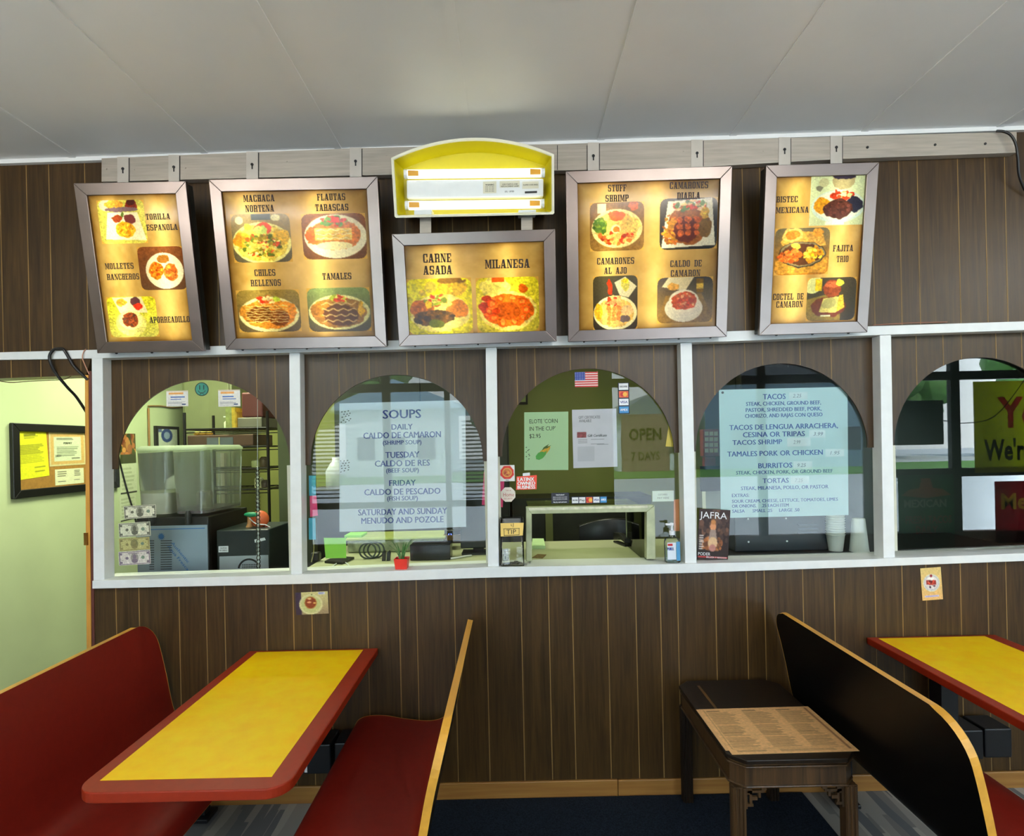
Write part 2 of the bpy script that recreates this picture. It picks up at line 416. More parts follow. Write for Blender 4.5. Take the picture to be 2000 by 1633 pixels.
# ------------------------------------------------------------------ shared materials
panel_m = wood_panel('dark_panelling', (42, 28, 12), (80, 58, 28), rough=0.36, spec=.4)
groove_m = pm('panel_groove', (130, 102, 54), 0.6, var=0.3, scale=3)
white_m = pm('white_paint', (226, 229, 228), 0.35, var=0.03, scale=20)
cream_m = pm('cream_paint', (205, 205, 185), 0.45, var=0.05, scale=12)
ceil_m = pm('ceiling_board', (226, 226, 224), 0.42, var=0.03, scale=2.5)
green_m = pm('green_wall_paint', (194, 208, 160), 0.55, var=0.04, scale=3)
dim_green_m = pm('dim_green_wall_paint', (140, 144, 74), 0.6, var=0.05, scale=3)  # the green paint darkened to olive for the dimmer light at the rear
steel_m = pm('brushed_steel', (184, 174, 160), 0.42, metal=0.55, var=0.12, scale=14, stretch=(0.4, 1, 6))
alum_m = pm('aluminium_frame', (132, 121, 116), 0.30, metal=1.0, var=0.08, scale=6)
boxgrey_m = pm('sign_box_metal', (64, 66, 62), 0.4, metal=0.7, var=0.15)
inner_m = pm('sign_box_white_lining', (235, 235, 230), 0.6, var=0.02)
black_m = pm('black_plastic', (16, 16, 17), 0.4, var=0.2)
blacksteel_m = pm('black_steel', (14, 16, 20), 0.45, var=0.2)
dark_m = pm('dark_cabinet', (24, 22, 20), 0.5, var=0.2)
paper_m = pm('white_paper', (226, 228, 230), 0.55, var=0.03, scale=30)
blue_ink = pm('blue_ink', (18, 46, 130), 0.5, var=0.04)
black_ink = pm('black_ink', (18, 16, 14), 0.6, var=0.1)
brown_ink = pm('brown_ink', (46, 26, 16), 0.6, var=0.25, scale=60)
red_ink = pm('red_ink', (188, 32, 28), 0.5, var=0.1)
glass_m = glass('window_glass', (0.965, 0.985, 0.965), 1.5, 0.66)
clear_m = glass('clear_plastic', (0.985, 0.99, 0.985), 1.45, 1.8, 0.05)
print_m = printed('print')
back_m = backlit('backlit_print')

def zc(x):                                   # the ceiling is slightly out of level
    a, b = P(0, 316, 0), P(2000, 250, 0); return a.z + (b.z-a.z)*(x-a.x)/(b.x-a.x)
XL, XR, YF, YB = -3.95, 7.2, -4.6, 2.4
SX = -2.9                                    # side wall of the back room
# ------------------------------------------------------------------ setting
fl_m, n, l, out = new_mat('striped_carpet_tiles')
b = n.new('ShaderNodeBsdfPrincipled'); b.inputs['Roughness'].default_value = 0.95; b.inputs['Specular IOR Level'].default_value = 0.1; l.new(b.outputs[0], out.inputs[0])
g = n.new('ShaderNodeNewGeometry'); mp = n.new('ShaderNodeMapping'); mp.inputs['Scale'].default_value = (26, 1.6, 1)
t = n.new('ShaderNodeTexVoronoi'); t.inputs['Scale'].default_value = 1.0; t.distance = 'CHEBYCHEV'
r = n.new('ShaderNodeValToRGB'); r.color_ramp.interpolation = 'CONSTANT'
for i, (p_, c_) in enumerate([(0, (132, 130, 124)), (.25, (156, 152, 142)), (.5, (112, 113, 113)), (.72, (172, 167, 156)), (.9, (128, 136, 144))]):
    e = r.color_ramp.elements[i] if i < 2 else r.color_ramp.elements.new(p_)
    e.position = p_; e.color = rgba(c_)
l.new(g.outputs['Position'], mp.inputs[0]); l.new(mp.outputs[0], t.inputs['Vector']); l.new(t.outputs['Color'], r.inputs[0]); l.new(r.outputs[0], b.inputs['Base Color'])
struct(MB().box(XL-.1, XR+.1, YF-.1, YB+.1, -.06, 0).build('floor', fl_m), 'grey striped carpet tile floor of the dining room', 'floor')

mb = MB(); v = []
for x in (XL-.1, XR+.1):
    for y in (YF-.1, .12): v += [(x, y, zc(x)), (x, y, zc(x)+.08)]
mb.add(v, [(0, 4, 6, 2), (1, 3, 7, 5), (0, 1, 5, 4), (2, 6, 7, 3), (0, 2, 3, 1), (4, 5, 7, 6)])
ceiling = struct(mb.build('ceiling', ceil_m), 'white panelled ceiling with thin batten seams running to the wall', 'ceiling')
for px, py in ((148, 306), (404, 292), (663, 284), (916, 278), (1172, 270), (1428, 264), (1683, 257), (1945, 250)):
    x = P(px, py, 0).x
    mb = MB(); z = zc(x)
    mb.box(x-.017, x+.017, YF, 0, z-.004, z+.01); mb.build('seam_batten', ceil_m, ceiling)
mb = MB()
e0, e1 = XL, XR
v = [(e0, 0, zc(e0)+.005), (e1, 0, zc(e1)+.005), (e0, 0, zc(e0)-.02), (e1, 0, zc(e1)-.02), (e0, -.022, zc(e0)+.005), (e1, -.022, zc(e1)+.005), (e0, -.022, zc(e0)-.02), (e1, -.022, zc(e1)-.02)]
mb.add(v, [(4, 6, 7, 5), (6, 2, 3, 7), (0, 1, 3, 2), (0, 4, 5, 1), (0, 2, 6, 4), (1, 5, 7, 3)]).build('edge_moulding', ceil_m, ceiling)

W0 = wallplane(0.0)
RAIL_T = [(-600, 706), (0, 688), (190, 683), (760, 665), (1420, 647), (1700, 637), (2000, 627.5), (2700, 606)]
RAIL_B = [(-600, 720), (0, 703), (190, 700), (595, 688), (948, 678), (1423, 667), (1700, 655), (2000, 645), (2700, 624)]
SILL_T = [(180, 1134.6), (567, 1123), (940, 1108.5), (1360, 1101), (1680, 1093), (2000, 1080.7), (2700, 1060)]
SILL_B = [(180, 1150), (600, 1140.6), (940, 1129), (1360, 1119), (1680, 1108), (2000, 1096), (2700, 1072)]
def strip(mb, pl, top, bot, o0, o1):
    """a long board between two slightly bowed edges"""
    t_ = pl.pxs(top); b_ = pl.pxs(bot)
    mb.slab(pl, b_ + t_[::-1], o0, o1)
def interp(poly, x):
    for (x0, y0), (x1, y1) in zip(poly, poly[1:]):
        if x0 <= x <= x1: return y0 + (y1-y0)*(x-x0)/(x1-x0)
    return poly[-1][1]
# upper panelled wall, above the counter rail
mb = MB(); pts = [(XL, P(-600, 712, 0).z)] + [W0.px(*q) for q in [(0, 696), (190, 691), (760, 674), (1420, 657), (1700, 646), (2000, 636), (2700, 615)]] + [(XR, 2.0)]
mb.slab(W0, pts + [(XR, zc(XR)+.02), (XL, zc(XL)+.02)], -.1, 0)
mb.mat(1)
UG = [-62, 6, 58, 102, 172, 239, 292, 369, 428, 501, 538, 608, 662, 722, 796, 831, 888, 958, 1010, 1046, 1115, 1165, 1210, 1278, 1330, 1396, 1456, 1490, 1564, 1624, 1709, 1762, 1798, 1877, 1930, 1969, 2050]
for px in UG:
    x = W0.px(px, 640)[0]; mb.box(x-.0022, x+.0022, -.0006, 0, P(px, interp(RAIL_T, px), 0).z, zc(x))
struct(mb.build('wall_back_upper', [panel_m, groove_m]), 'dark wood panelled wall above the counter, behind the menu boards', 'wall')
# lower panelled wall below the sill, right of the doorway
mb = MB(); pts = [W0.px(*q) for q in [(183, 1142)] + [(x, (a+b_)/2) for (x, a), (_, b_) in zip(SILL_T[1:], SILL_B[1:])]]
x0 = W0.px(181, 1300)[0]
mb.slab(W0, [(x0, 0)] + [(XR, 0), (XR, .9)] + pts[::-1] , -.1, 0)
mb.mat(1)
LG = [227, 272, 350, 403, 439, 520, 573, 609, 645, 718, 780, 814, 888, 950, 1018, 1072, 1118, 1187, 1242, 1290, 1324, 1398, 1459, 1494, 1569, 1630, 1710, 1763, 1810, 1877, 1930, 1966, 2040]
for px in LG:
    x = W0.px(px, 1190)[0]; mb.box(x-.0022, x+.0022, -.0006, 0, .08, P(px, interp(SILL_B, px), 0).z)
struct(mb.build('wall_back_lower', [panel_m, groove_m]), 'dark wood panelled wall below the counter sill', 'wall')
# strip over the doorway and the wall left of it
mb = MB()
a0 = [W0.px(*q) for q in [(-400, 753), (0, 739), (168, 733)]]
mb.slab(W0, a0 + [W0.px(181, 690), W0.px(0, 696), W0.px(-400, 707)], -.1, 0)
mb.box(XL, W0.px(-300, 800)[0], 0, .1, 0, 2.12)
mb.mat(1)
for px in (22, 80, 158): x = W0.px(px, 720)[0]; mb.box(x-.0022, x+.0022, -.0006, 0, P(px, 738, 0).z, P(px, 700, 0).z)
struct(mb.build('wall_back_doorway', [panel_m, groove_m]), 'strip of dark panelling over the open doorway at far left', 'wall')
oakc_m = pm('door_casing_wood', (196, 140, 56), 0.5, var=0.15, scale=6, stretch=(20, 20, 1))
redbr_m = pm('door_edge_red_brown', (92, 48, 40), 0.5, var=0.2, scale=5)
door = struct(MB().slab(W0, W0.pxs([(168, 733), (174.5, 733), (184.5, 1620), (174, 1620)]), -.11, .008).build('door_1', oakc_m), 'narrow light wood casing on the right side of the open doorway', 'door')
MB().slab(W0, W0.pxs([(174.5, 725), (179.5, 725), (190, 1620), (184.5, 1620)]), -.1, .004).build('jamb_edge', redbr_m, door)
MB().box(*(lambda a: (a.x-.012, a.x+.004, -.016, -.008, a.z-.03, a.z+.03))(P(173, 1052, 0))).build('strike_plate', pm('brass', (150, 110, 50), .35, .9), door)
# counter frame: top rail, sill, posts
WR = wallplane(-.012)
mb = MB(); strip(mb, WR, RAIL_T, RAIL_B, -.075, 0)
struct(mb.build('trim_1', white_m, bev=.002), 'long white painted rail above the arched windows', 'trim')
WS = wallplane(-.03)
mb = MB(); strip(mb, WS, SILL_T, SILL_B, -.17, 0)
struct(mb.build('trim_2', white_m, bev=.002), 'long white painted sill under the arched windows', 'trim')
POSTS = [((178.5, 699), (200, 699), (182, 1138), (203.5, 1138)), ((564.5, 689), (585.5, 689), (568, 1124), (590, 1124)), ((948.5, 679), (970, 678), (953, 1110), (974.5, 1109)),
         ((1329, 670), (1351.5, 669), (1338.5, 1102), (1361, 1101)), ((1718.7, 655), (1741, 654), (1726, 1090), (1748.5, 1089))]
names = ['leftmost, beside the doorway', 'between the first and second arches', 'between the second and third arches', 'between the third and fourth arches', 'between the fourth and fifth arches']
for i, (tl, tr, bl, br) in enumerate(POSTS):
    mb = MB(); mb.slab(WR, WR.pxs([bl, br, tr, tl]), -.075, -.001)
    struct(mb.build('trim_%d' % (i+3), white_m, bev=.002), 'white painted post ' + names[i], 'trim')
# arched windows
WA = wallplane(.05); YG = .066
BAYS = [(398, 910, 203, 580, 917, 697), (775, 900, 588, 962, 909, 687), (1149, 888, 972, 1345, 892, 676), (1527, 878, 1351, 1735, 882, 664), (1915, 866, 1740, 2110, 870, 652)]
AG = [[239.5, 292, 369, 428, 501.6, 538], [662.5, 722, 796, 831, 888], [1010.5, 1046, 1115, 1165.6, 1210, 1278], [1396, 1456, 1490.5, 1564, 1624.6], [1791, 1843.6, 1879, 1947, 1997, 2050]]
bn = ['first arched window, beside the doorway', 'second arched window, with the soups sign', 'third arched window, with the pass-through', 'fourth arched window, with the tacos sign', 'fifth arched window, cut by the right edge']
R = 168/F*(CD+.05)
for i, (cx, cyy, xl, xr, ys, yt) in enumerate(BAYS):
    c = WA.px(cx, cyy); x0 = WA.px(xl, ys)[0]; x1 = WA.px(xr, ys)[0]; zt = WA.px(cx, yt-14)[1]; zs = WA.px(xl, ys)[1]
    ang = 3
    A = arc(c[0], c[1], R, 180, 0, 56)
    pts = [(x0, zt), (x0, zs), (c[0]-R-.002, zs)] + A + [(c[0]+R+.002, zs), (x1, zs), (x1, zt)]
    root = struct(thing('window_%d' % (i+1), (c[0], .06, 1.12), bn[i], 'window'), bn[i], 'window')
    mb = MB(); mb.slab(WA, pts, -.008, 0); mb.mat(1)
    for px in AG[i]:
        x = WA.px(px, 760)[0]; dx = x-c[0]
        zb = c[1] + math.sqrt(max(0, R*R-dx*dx)) if abs(dx) < R else zs
        mb.box(x-.0022, x+.0022, .0494, .05, zb+.002, zt)
    mb.build('arch_panel', [panel_m, groove_m], root)
    za = P(cx, 1113-(cx-398)*.03, YG).z
    gx0 = P(POSTS[i][1][0], 900, YG).x + .004; gx1 = (P(POSTS[i+1][0][0], 900, YG).x - .004) if i < 4 else 2.75
    if i != 2:
        MB().box(gx0-.02, gx1+.03, YG-.002, YG+.003, za-.012, c[1]+R+.02).build('glass_pane', glass_m, root)
    else:                                     # the middle pane has the pass-through cut out of it
        hl = P(1033, 1000, YG).x; hr = P(1274, 1000, YG).x; hz = P(1150, 993, YG).z
        G = wallplane(YG-.002); zz = za-.012; zu = c[1]+R+.02
        MB().slab(G, [(gx0-.02, zz), (hl, zz), (hl, hz), (hr, hz), (hr, zz), (gx1+.03, zz), (gx1+.03, zu), (gx0-.02, zu)], -.005, 0).build('glass_pane', glass_m, root)
    MB().box(gx0-.005, gx0+.012, .058, YG+.01, za-.012, zs).build('glass_stop', cream_m, root)
    if i < 4: MB().box(gx1-.004, gx1+.012, .058, YG+.01, za-.012, zs).build('glass_stop', cream_m, root)
# plain panelling right of the fifth window
mb = MB().box(2.75, XR, .05, .1, P(2110, 1080, .05).z-.03, 2.2); mb.mat(1)
for k in range(20): mb.box(2.9+k*.21, 2.904+k*.21, .0495, .05, 1.12, 2.2)
struct(mb.build('wall_back_right', [panel_m, groove_m]), 'dark panelling right of the fifth arched window', 'wall')
MB_p = MB().box(2.72, 2.79, -.012, .06, P(2110, 1075, -.01).z, P(2110, 640, -.01).z+.02); struct(MB_p.build('trim_8', white_m, bev=.002), 'white painted post right of the fifth arch', 'trim')
# baseboard
bb_m = pm('oak_baseboard', (176, 128, 62), 0.45, var=0.2, scale=2.2, stretch=(1.2, 8, 26), c2=(138, 92, 40))
bb = struct(MB().box(x0 if False else W0.px(184, 1560)[0], P(1206, 1530, 0).x-.001, -.014, 0, 0, .083).build('baseboard_back', bb_m, bev=.004), 'oak coloured plank baseboard along the panelled wall', 'baseboard')
MB().box(P(1206, 1530, 0).x+.001, XR, -.014, 0, 0, .08).build('right_length', bb_m, bb, bev=.004)
# room shell not in view but seen in reflections and lit by the storefront
mb = MB().box(XL-.1, XL, YF, .1, -.05, 3.3); struct(mb.build('wall_left', pm('left_wall_paint', (190, 186, 170), .6)), 'left side wall of the dining room', 'wall')
mb = MB().box(XR, XR+.1, YF, .1, -.05, 3.4); struct(mb.build('wall_right', MATS['left_wall_paint']), 'right side wall of the dining room', 'wall')
brick_m = pm('storefront_base_brick', (120, 84, 66), .8, var=.2)
mb = MB().box(XL, XR, YF-.1, YF, -.05, .45).box(XL, XR, YF-.1, YF, 3.0, 3.45).box(XL, -2.8, YF-.1, YF, .45, 3.0).box(-.3, 1.12, YF-.1, YF, .45, 3.0)  # left end and middle pier added solid to keep bright reflections off the glass
struct(mb.build('wall_front', brick_m), 'storefront wall behind the photographer, with solid parts added to block reflections', 'wall')
mull_m = pm('dark_mullion', (30, 34, 36), .4, .3)
def RV(px, py, y=YF):                       # where a thing seen mirrored in the counter glass really stands
    a, b_ = ray(px, py); d = CD + 2*YG - y; return Vector((a*d, y, CZ-b_*d))
fw = struct(thing('window_6', (1.6, YF, .45), 'storefront window with dark frames, seen mirrored in the counter glass', 'window'), 'storefront window with dark frames, seen mirrored in the counter glass', 'window')
for x, w in ((-2.77, .06), (RV(754, 800).x, .1), (RV(873, 800).x, .07), (1.22, .24), (3.3, .1), (4.75, .1), (RV(1868, 850).x, .12), (XR-.03, .06)):
    MB().box(x-w/2, x+w/2, YF-.07, YF, .45, 3.0).build('mullion', mull_m, fw)
zb = RV(1900, 922).z
MB().box(4.75, XR, YF-.06, YF+.005, zb-.055, zb+.055).build('crossbar', mull_m, fw)
MB().box(-2.8, XR, YF-.06, YF+.005, 2.44, 2.55).build('crossbar', mull_m, fw)
MB().box(-2.8, 1.2, YF-.06, YF+.005, .92, 1.0).build('crossbar', mull_m, fw)
MB().box(-2.8, XR, YF-.05, YF-.045, .45, 3.0).build('glass_pane', glass('storefront_glass', (.96, .98, .98), 1.45, .6), fw)
# back room behind the counter
bw = MB().box(SX-.1, SX, .1, YB, 0, 2.8); struct(bw.build('wall_hall', green_m), 'pale green side wall of the back room, seen through the doorway', 'wall')
struct(MB().box(SX-.1, 3.6, YB, YB+.1, 0, 2.8).build('wall_kitchen', dim_green_m), 'green rear wall behind the counter, coloured darker olive for its dimmer light', 'wall')
struct(MB().box(3.5, 3.6, .1, YB, 0, 2.8).build('wall_kitchen_right', dark_m), 'dark right wall of the back room', 'wall')
struct(MB().box(SX-.1, 3.6, .1, YB+.1, 2.75, 2.8).build('ceiling_kitchen', cream_m), 'ceiling of the back room', 'ceiling')
struct(MB().box(2.12, 3.5, 1.0, 1.06, 0, 2.75).build('wall_partition', pm('partition_grey_green', (66, 78, 74), .6)), 'dark partition added for the unlit space behind the fifth arched window', 'wall')  # added dark surface standing for the unlit room behind this glass
# outside, seen only mirrored in the counter glass
asph_m = pm('asphalt', (196, 198, 200), .9, var=.08, scale=1.5)
struct(MB().box(-50, 60, -70, YF-.1, -.12, -.02).build('ground_street', asph_m), 'pale asphalt street outside the storefront', 'street')
lawn = MB().box(-50, 60, -34, -24, -.02, .03).build('ground_lawn', pm('lawn_grass', (92, 140, 60), .9, var=.3, scale=6)); struct(lawn, 'grass strip across the street', 'lawn')
def house(x0, x1, y, h, apex, ov, wallc, roofc, name, label):
    t_ = thing(name, ((x0+x1)/2, y, 0), label, 'house')
    MB().box(x0, x1, y-8, y, 0, h).build('house_wall', pm(name+'_siding', wallc, .7), t_)
    xm = (x0+x1)/2; mb = MB()
    v = [(x0-ov, y+.5, h-.1), (xm, y+.5, apex), (x1+ov, y+.5, h-.1), (x0-ov, y-8.5, h-.1), (xm, y-8.5, apex), (x1+ov, y-8.5, h-.1)]
    mb.add(v, [(0, 2, 1), (3, 4, 5), (0, 1, 4, 3), (1, 2, 5, 4), (0, 3, 5, 2)]); mb.build('roof', pm(name+'_roof', roofc, .6), t_)
    for k in range(3):
        wx = x0 + (x1-x0)*(.2+.3*k); MB().box(wx-.5, wx+.5, y-.02, y+.03, 1.0, 2.3).build('house_window', pm('house_pane', (60, 70, 84), .2), t_)
    return t_
hL = RV(640, 800, -30); hR = RV(905, 800, -30)
house(hL.x+1, hR.x-1, -30, RV(770, 797, -30).z, RV(770, 742, -30).z, 1.4, (205, 214, 220), (150, 182, 208), 'neighbour_house', 'pale house with a blue grey gable across the street, mirrored in the second arch')
hL = RV(1205, 850, -30); hR = RV(1330, 850, -30)
house(hL.x, hR.x, -30, RV(1260, 812, -30).z, RV(1260, 770, -30).z, .5, (214, 222, 230), (120, 130, 140), 'white_house', 'white house across the street, mirrored in the third arch')
hL = RV(1376, 850, -30); hR = RV(1735, 850, -30)
house(hL.x, hR.x, -30, RV(1540, 730, -30).z, RV(1540, 690, -30).z, .4, (112, 138, 160), (60, 66, 74), 'added_blue_building', 'added blue grey building across the street, tinting the reflection in the fourth arch')  # made-up building; its blue sets the tone of the fourth arch reflection
rng = random.Random(5)
leaf_m = pm('tree_leaves', (84, 128, 62), .7, var=.4, scale=3)
for px, yy, h, rr in ((520, -47, 9.5, 3.6), (690, -58, 13, 5.0), (1700, -44, 9, 4.6), (2100, -40, 9, 5.0), (985, -54, 10, 4.2)):
    p = RV(px, 850, yy); t_ = thing('street_tree', (p.x, yy, 0), 'leafy green tree across the street, mirrored in the counter glass', 'tree', 'trees across the street')
    MB().lathe((p.x, yy, 0), [(.25, 0), (.16, h*.5)], 8).build('trunk', pm('bark', (80, 64, 50), .9), t_)
    mb = MB()
    for k in range(26):
        a = rng.uniform(0, 6.28); q = rng.uniform(0, 1)**.5*rr; mb.ball((p.x+q*math.cos(a), yy+q*math.sin(a), h*.62+rng.uniform(-.28, .38)*h), rr*.34, rr*.34, rr*.3, 8, 6)
    mb.build('crown', leaf_m, t_)

# things fixed to the storefront, mirrored in the counter glass
def poster(name, px0, py0, px1, py1, col, label, lines=(), tl=.25):
    a = RV(px0, py1, YF+.01); c_ = RV(px1, py0, YF+.01); pl = wallplane(YF+.01)
    t_ = thing(name, (a.x, YF+.01, a.z), label, 'poster')
    MB().box(a.x, c_.x, YF+.004, YF+.008, a.z, c_.z).build('sheet', thin_film(name+'_sheet', col, tl), t_)
    pl = wallplane(YF+.012); W, H = c_.x-a.x, c_.z-a.z
    for s, x0_, x1_, yy, cap, m in lines:
        mb = MB(); v_, f_ = glyphs(s, .03)
        mn = min(q[0] for q in v_); mx = max(q[0] for q in v_)
        sx = (x1_-x0_)*W/(mx-mn); sy = cap*H/.7
        mb.add([(a.x+x0_*W+(q[0]-mn)*sx, YF+.0095, a.z+yy*H+q[1]*sy) for q in v_], f_); mb.add([(a.x+x0_*W+(q[0]-mn)*sx, YF+.0093, a.z+yy*H+q[1]*sy) for q in v_], [k[::-1] for k in f_]); mb.build('lettering', m, t_)
    return t_, a, c_
pm('poster_maroon', (74, 30, 26), .6)
poster('yellow_poster', 1905, 742, 2055, 924, (190, 196, 60), 'yellow green poster on the storefront, mirrored at far right', [('Yes', .3, 1.0, .5, .32, red_ink), ("We're", .12, .74, .14, .22, black_ink)], .5)
poster('open_poster', 1215, 808, 1306, 922, (232, 208, 194), 'dark poster reading OPEN on the storefront, mirrored in the third arch', [('OPEN', .16, .84, .55, .2, MATS['poster_maroon']), ('7 DAYS', .2, .8, .2, .14, MATS['poster_maroon'])], .95)
gp, a, c_ = poster('green_poster', 1757, 926, 1863, 1072, (30, 120, 78), 'green restaurant poster with an orange hat shape, mirrored low in the fifth arch', [('MEXICAN', .1, .86, .56, .1, pm('pale_ink', (190, 200, 180), .5)), ('FRESH TACOS', .12, .95, .34, .1, red_ink), ('DAILY', .3, .7, .2, .1, red_ink)], .85)
mb = MB(); W_, H_ = c_.x-a.x, c_.z-a.z; pl = wallplane(YF+.009)
mb.flat(pl, [(a.x+W_*u, a.z+H_*w) for u, w in ((.05, .72), (.5, .68), (.95, .72), (.8, .8), (.62, .82), (.58, .95), (.42, .95), (.38, .82), (.2, .8))]); mb.build('hat_emblem', pm('orange_ink', (206, 110, 40), .5), gp)
poster('red_banner', 1946, 938, 2060, 1060, (150, 60, 70), 'red and white banner on the storefront, mirrored at the right edge', [('Menu', .1, .9, .55, .25, pm('yellow_ink', (220, 190, 60), .5))], .8)
a = RV(1748, 870, -4.3); c_ = RV(1836, 782, -4.3)
t_ = thing('hanging_sign_box', ((a.x+c_.x)/2, -4.3, a.z), 'dark square sign box hung in the storefront, mirrored in the fifth arch', 'sign box')
MB().box(a.x, c_.x, -4.34, -4.24, a.z, c_.z).build('casing', pm('dark_teal_plastic', (18, 34, 36), .5), t_, bev=.01)
MB().tube([((a.x+c_.x)/2, -4.3, c_.z), ((a.x+c_.x)/2, -4.3, zc(5))], .004, 6, False).build('hanging_wire', black_m, t_)
MB().tube([(c_.x, -4.26, a.z+.3), (c_.x+.3, -4.28, a.z+.26), (c_.x+.7, -4.3, a.z+.35), (c_.x+1.1, -4.32, a.z+.8)], .006, 6).build('power_cord', black_m, t_)
for k, (p0, p1) in enumerate(((612, 662), (905, 945))):
    a = RV(p0, 975, YF+.05); c_ = RV(p1, 815, YF+.05); mb = MB()
    nz = int((c_.z-a.z)/.05)
    for i in range(nz):
        z = a.z+i*.05; mb.add([(a.x, YF+.03, z), (c_.x, YF+.03, z), (c_.x, YF+.07, z+.022), (a.x, YF+.07, z+.022)], [(0, 1, 2, 3)])
    tag(mb.build('window_blind', white_m), ['white slatted blind in the storefront, mirrored left of the soups sign', 'white slatted blind in the storefront, mirrored right of the soups sign'][k], 'blind', kind='stuff')
# ------------------------------------------------------------------ booths and tables
redlam_m = pm('red_laminate', (122, 28, 17), 0.45, var=0.05, scale=40, spec=.3)
redtop_m = pm('red_table_edge', (142, 40, 16), 0.42, var=0.06, scale=40, spec=.25)
yellow_m = pm('yellow_marbled_laminate', (253, 198, 0), 0.42, var=0.0, scale=14, c2=(255, 216, 12), spec=.22)
oak_m = pm('oak_plywood_edge', (206, 150, 52), 0.4, var=0.15, scale=3, stretch=(8, 1, 8))
blacklam_m = pm('black_laminate', (8, 7, 6), 0.45, var=0.1, spec=.2)
PROF = [(.200, .372), (.206, .396), (.225, .416), (.27, .430), (.34, .430), (.42, .416), (.50, .404), (.56, .400), (.61, .408), (.645, .432), (.668, .48), (.684, .55), (.70, .64), (.72, .74), (.742, .83), (.764, .915)]
def bench(xc, sgn, label, y0=-1.2, y1=-.035):
    """bent plywood booth bench; sgn -1 sits left of the table centre xc, +1 right of it"""
    pr = []
    for i in range(len(PROF)-1):
        for k in range(4):
            t = k/4; p0 = PROF[max(i-1, 0)]; p1 = PROF[i]; p2 = PROF[i+1]; p3 = PROF[min(i+2, len(PROF)-1)]
            pr.append(tuple(.5*((2*p1[j])+(p2[j]-p0[j])*t+(2*p0[j]-5*p1[j]+4*p2[j]-p3[j])*t*t+(3*p1[j]-p0[j]-3*p2[j]+p3[j])*t**3) for j in (0, 1)))
    pr.append(PROF[-1]); n = len(pr)
    s = [0]
    for i in range(1, n): s.append(s[-1]+math.dist(pr[i], pr[i-1]))
    L = s[-1]; th = .022; rt = .12; rb = .06
    extra = [L-rt+rt*math.sin(a*math.pi/2/8) for a in range(9)]
    ss = sorted(set([round(q, 5) for q in s if q < L-rt] + [round(q, 5) for q in extra] + [round(rb*(1-math.cos(a*math.pi/2/5)), 5) for a in range(6)]))
    def at(q):
        for i in range(1, n):
            if s[i] >= q-1e-6:
                t = (q-s[i-1])/(s[i]-s[i-1]); d = ((pr[i][0]-pr[i-1][0]), (pr[i][1]-pr[i-1][1])); m_ = math.hypot(*d)
                return (pr[i-1][0]+d[0]*t, pr[i-1][1]+d[1]*t), (d[1]/m_, -d[0]/m_)    # outward normal (towards the back / underneath)
        return pr[-1], (1, 0)
    rows = []
    for q in ss:
        (a, z), (na, nz) = at(q); ins = 0
        if q > L-rt: dd = q-(L-rt); ins = rt-math.sqrt(max(0, rt*rt-dd*dd))
        if q < rb: dd = rb-q; ins = max(ins, rb-math.sqrt(max(0, rb*rb-dd*dd)))
        rows.append((a, z, na, nz, min(ins, .119)))
    X = lambda a: xc + sgn*a
    t_ = thing('booth_bench', (X(.45), (y0+y1)/2, 0), label, 'bench', 'booth benches')
    NY = 6
    def sheet(off, name, m):
        mb = MB(); vs = []; fs = []
        for a, z, na, nz, ins in rows:
            for k in range(NY+1): vs.append((X(a+na*off), y0+ins+(y1-y0-2*ins)*k/NY, z+nz*off))
        for i in range(len(rows)-1):
            for k in range(NY):
                q = (i*(NY+1)+k, i*(NY+1)+k+1, (i+1)*(NY+1)+k+1, (i+1)*(NY+1)+k); fs.append(q)
        mb.add(vs, fs, True); return mb.build(name, m, t_)
    sheet(0, 'seat_shell', redlam_m)
    sheet(th, 'back_panel', blacklam_m)
    mb = MB(); loop = [(i, 0) for i in range(len(rows))] + [(i, 1) for i in reversed(range(len(rows)))]
    ring = []
    for i, e in loop:
        a, z, na, nz, ins = rows[i]; y = y0+ins if e == 0 else y1-ins
        ring.append([(X(a+na*o), y, z+nz*o) for o in (-.0012, th+.0012)])
    m_ = len(ring); vs = [q for r_ in ring for q in r_]
    mb.add(vs, [(2*i, 2*i+1, 2*((i+1) % m_)+1, 2*((i+1) % m_)) for i in range(m_)])
    mb.build('edge_banding', oak_m, t_)
    for y in (y0+.2, y1-.08):
        x = X(.5)
        MB().box(x-.028, x+.028, y-.028, y+.028, .03, .385).build('leg', blacksteel_m, t_, bev=.008)
        MB().box(x-.13, x+.13, y-.02, y+.02, .355, .385).build('seat_bearer', blacksteel_m, t_, bev=.004); MB().box(x-.05, x+.05, y-.05, y+.05, 0.011, .03).build('leg_foot', blacksteel_m, t_, bev=.004)
    return t_
def rrect(x0, x1, y0, y1, r):                # near corners rounded
    p = [(x0, y1)]
    p += [(x0+r-r*math.cos(a*math.pi/2/8), y0+r-r*math.sin(a*math.pi/2/8)) for a in range(9)]
    p += [(x1-r+r*math.sin(a*math.pi/2/8), y0+r-r*math.cos(a*math.pi/2/8)) for a in range(9)]
    return p + [(x1, y1)]
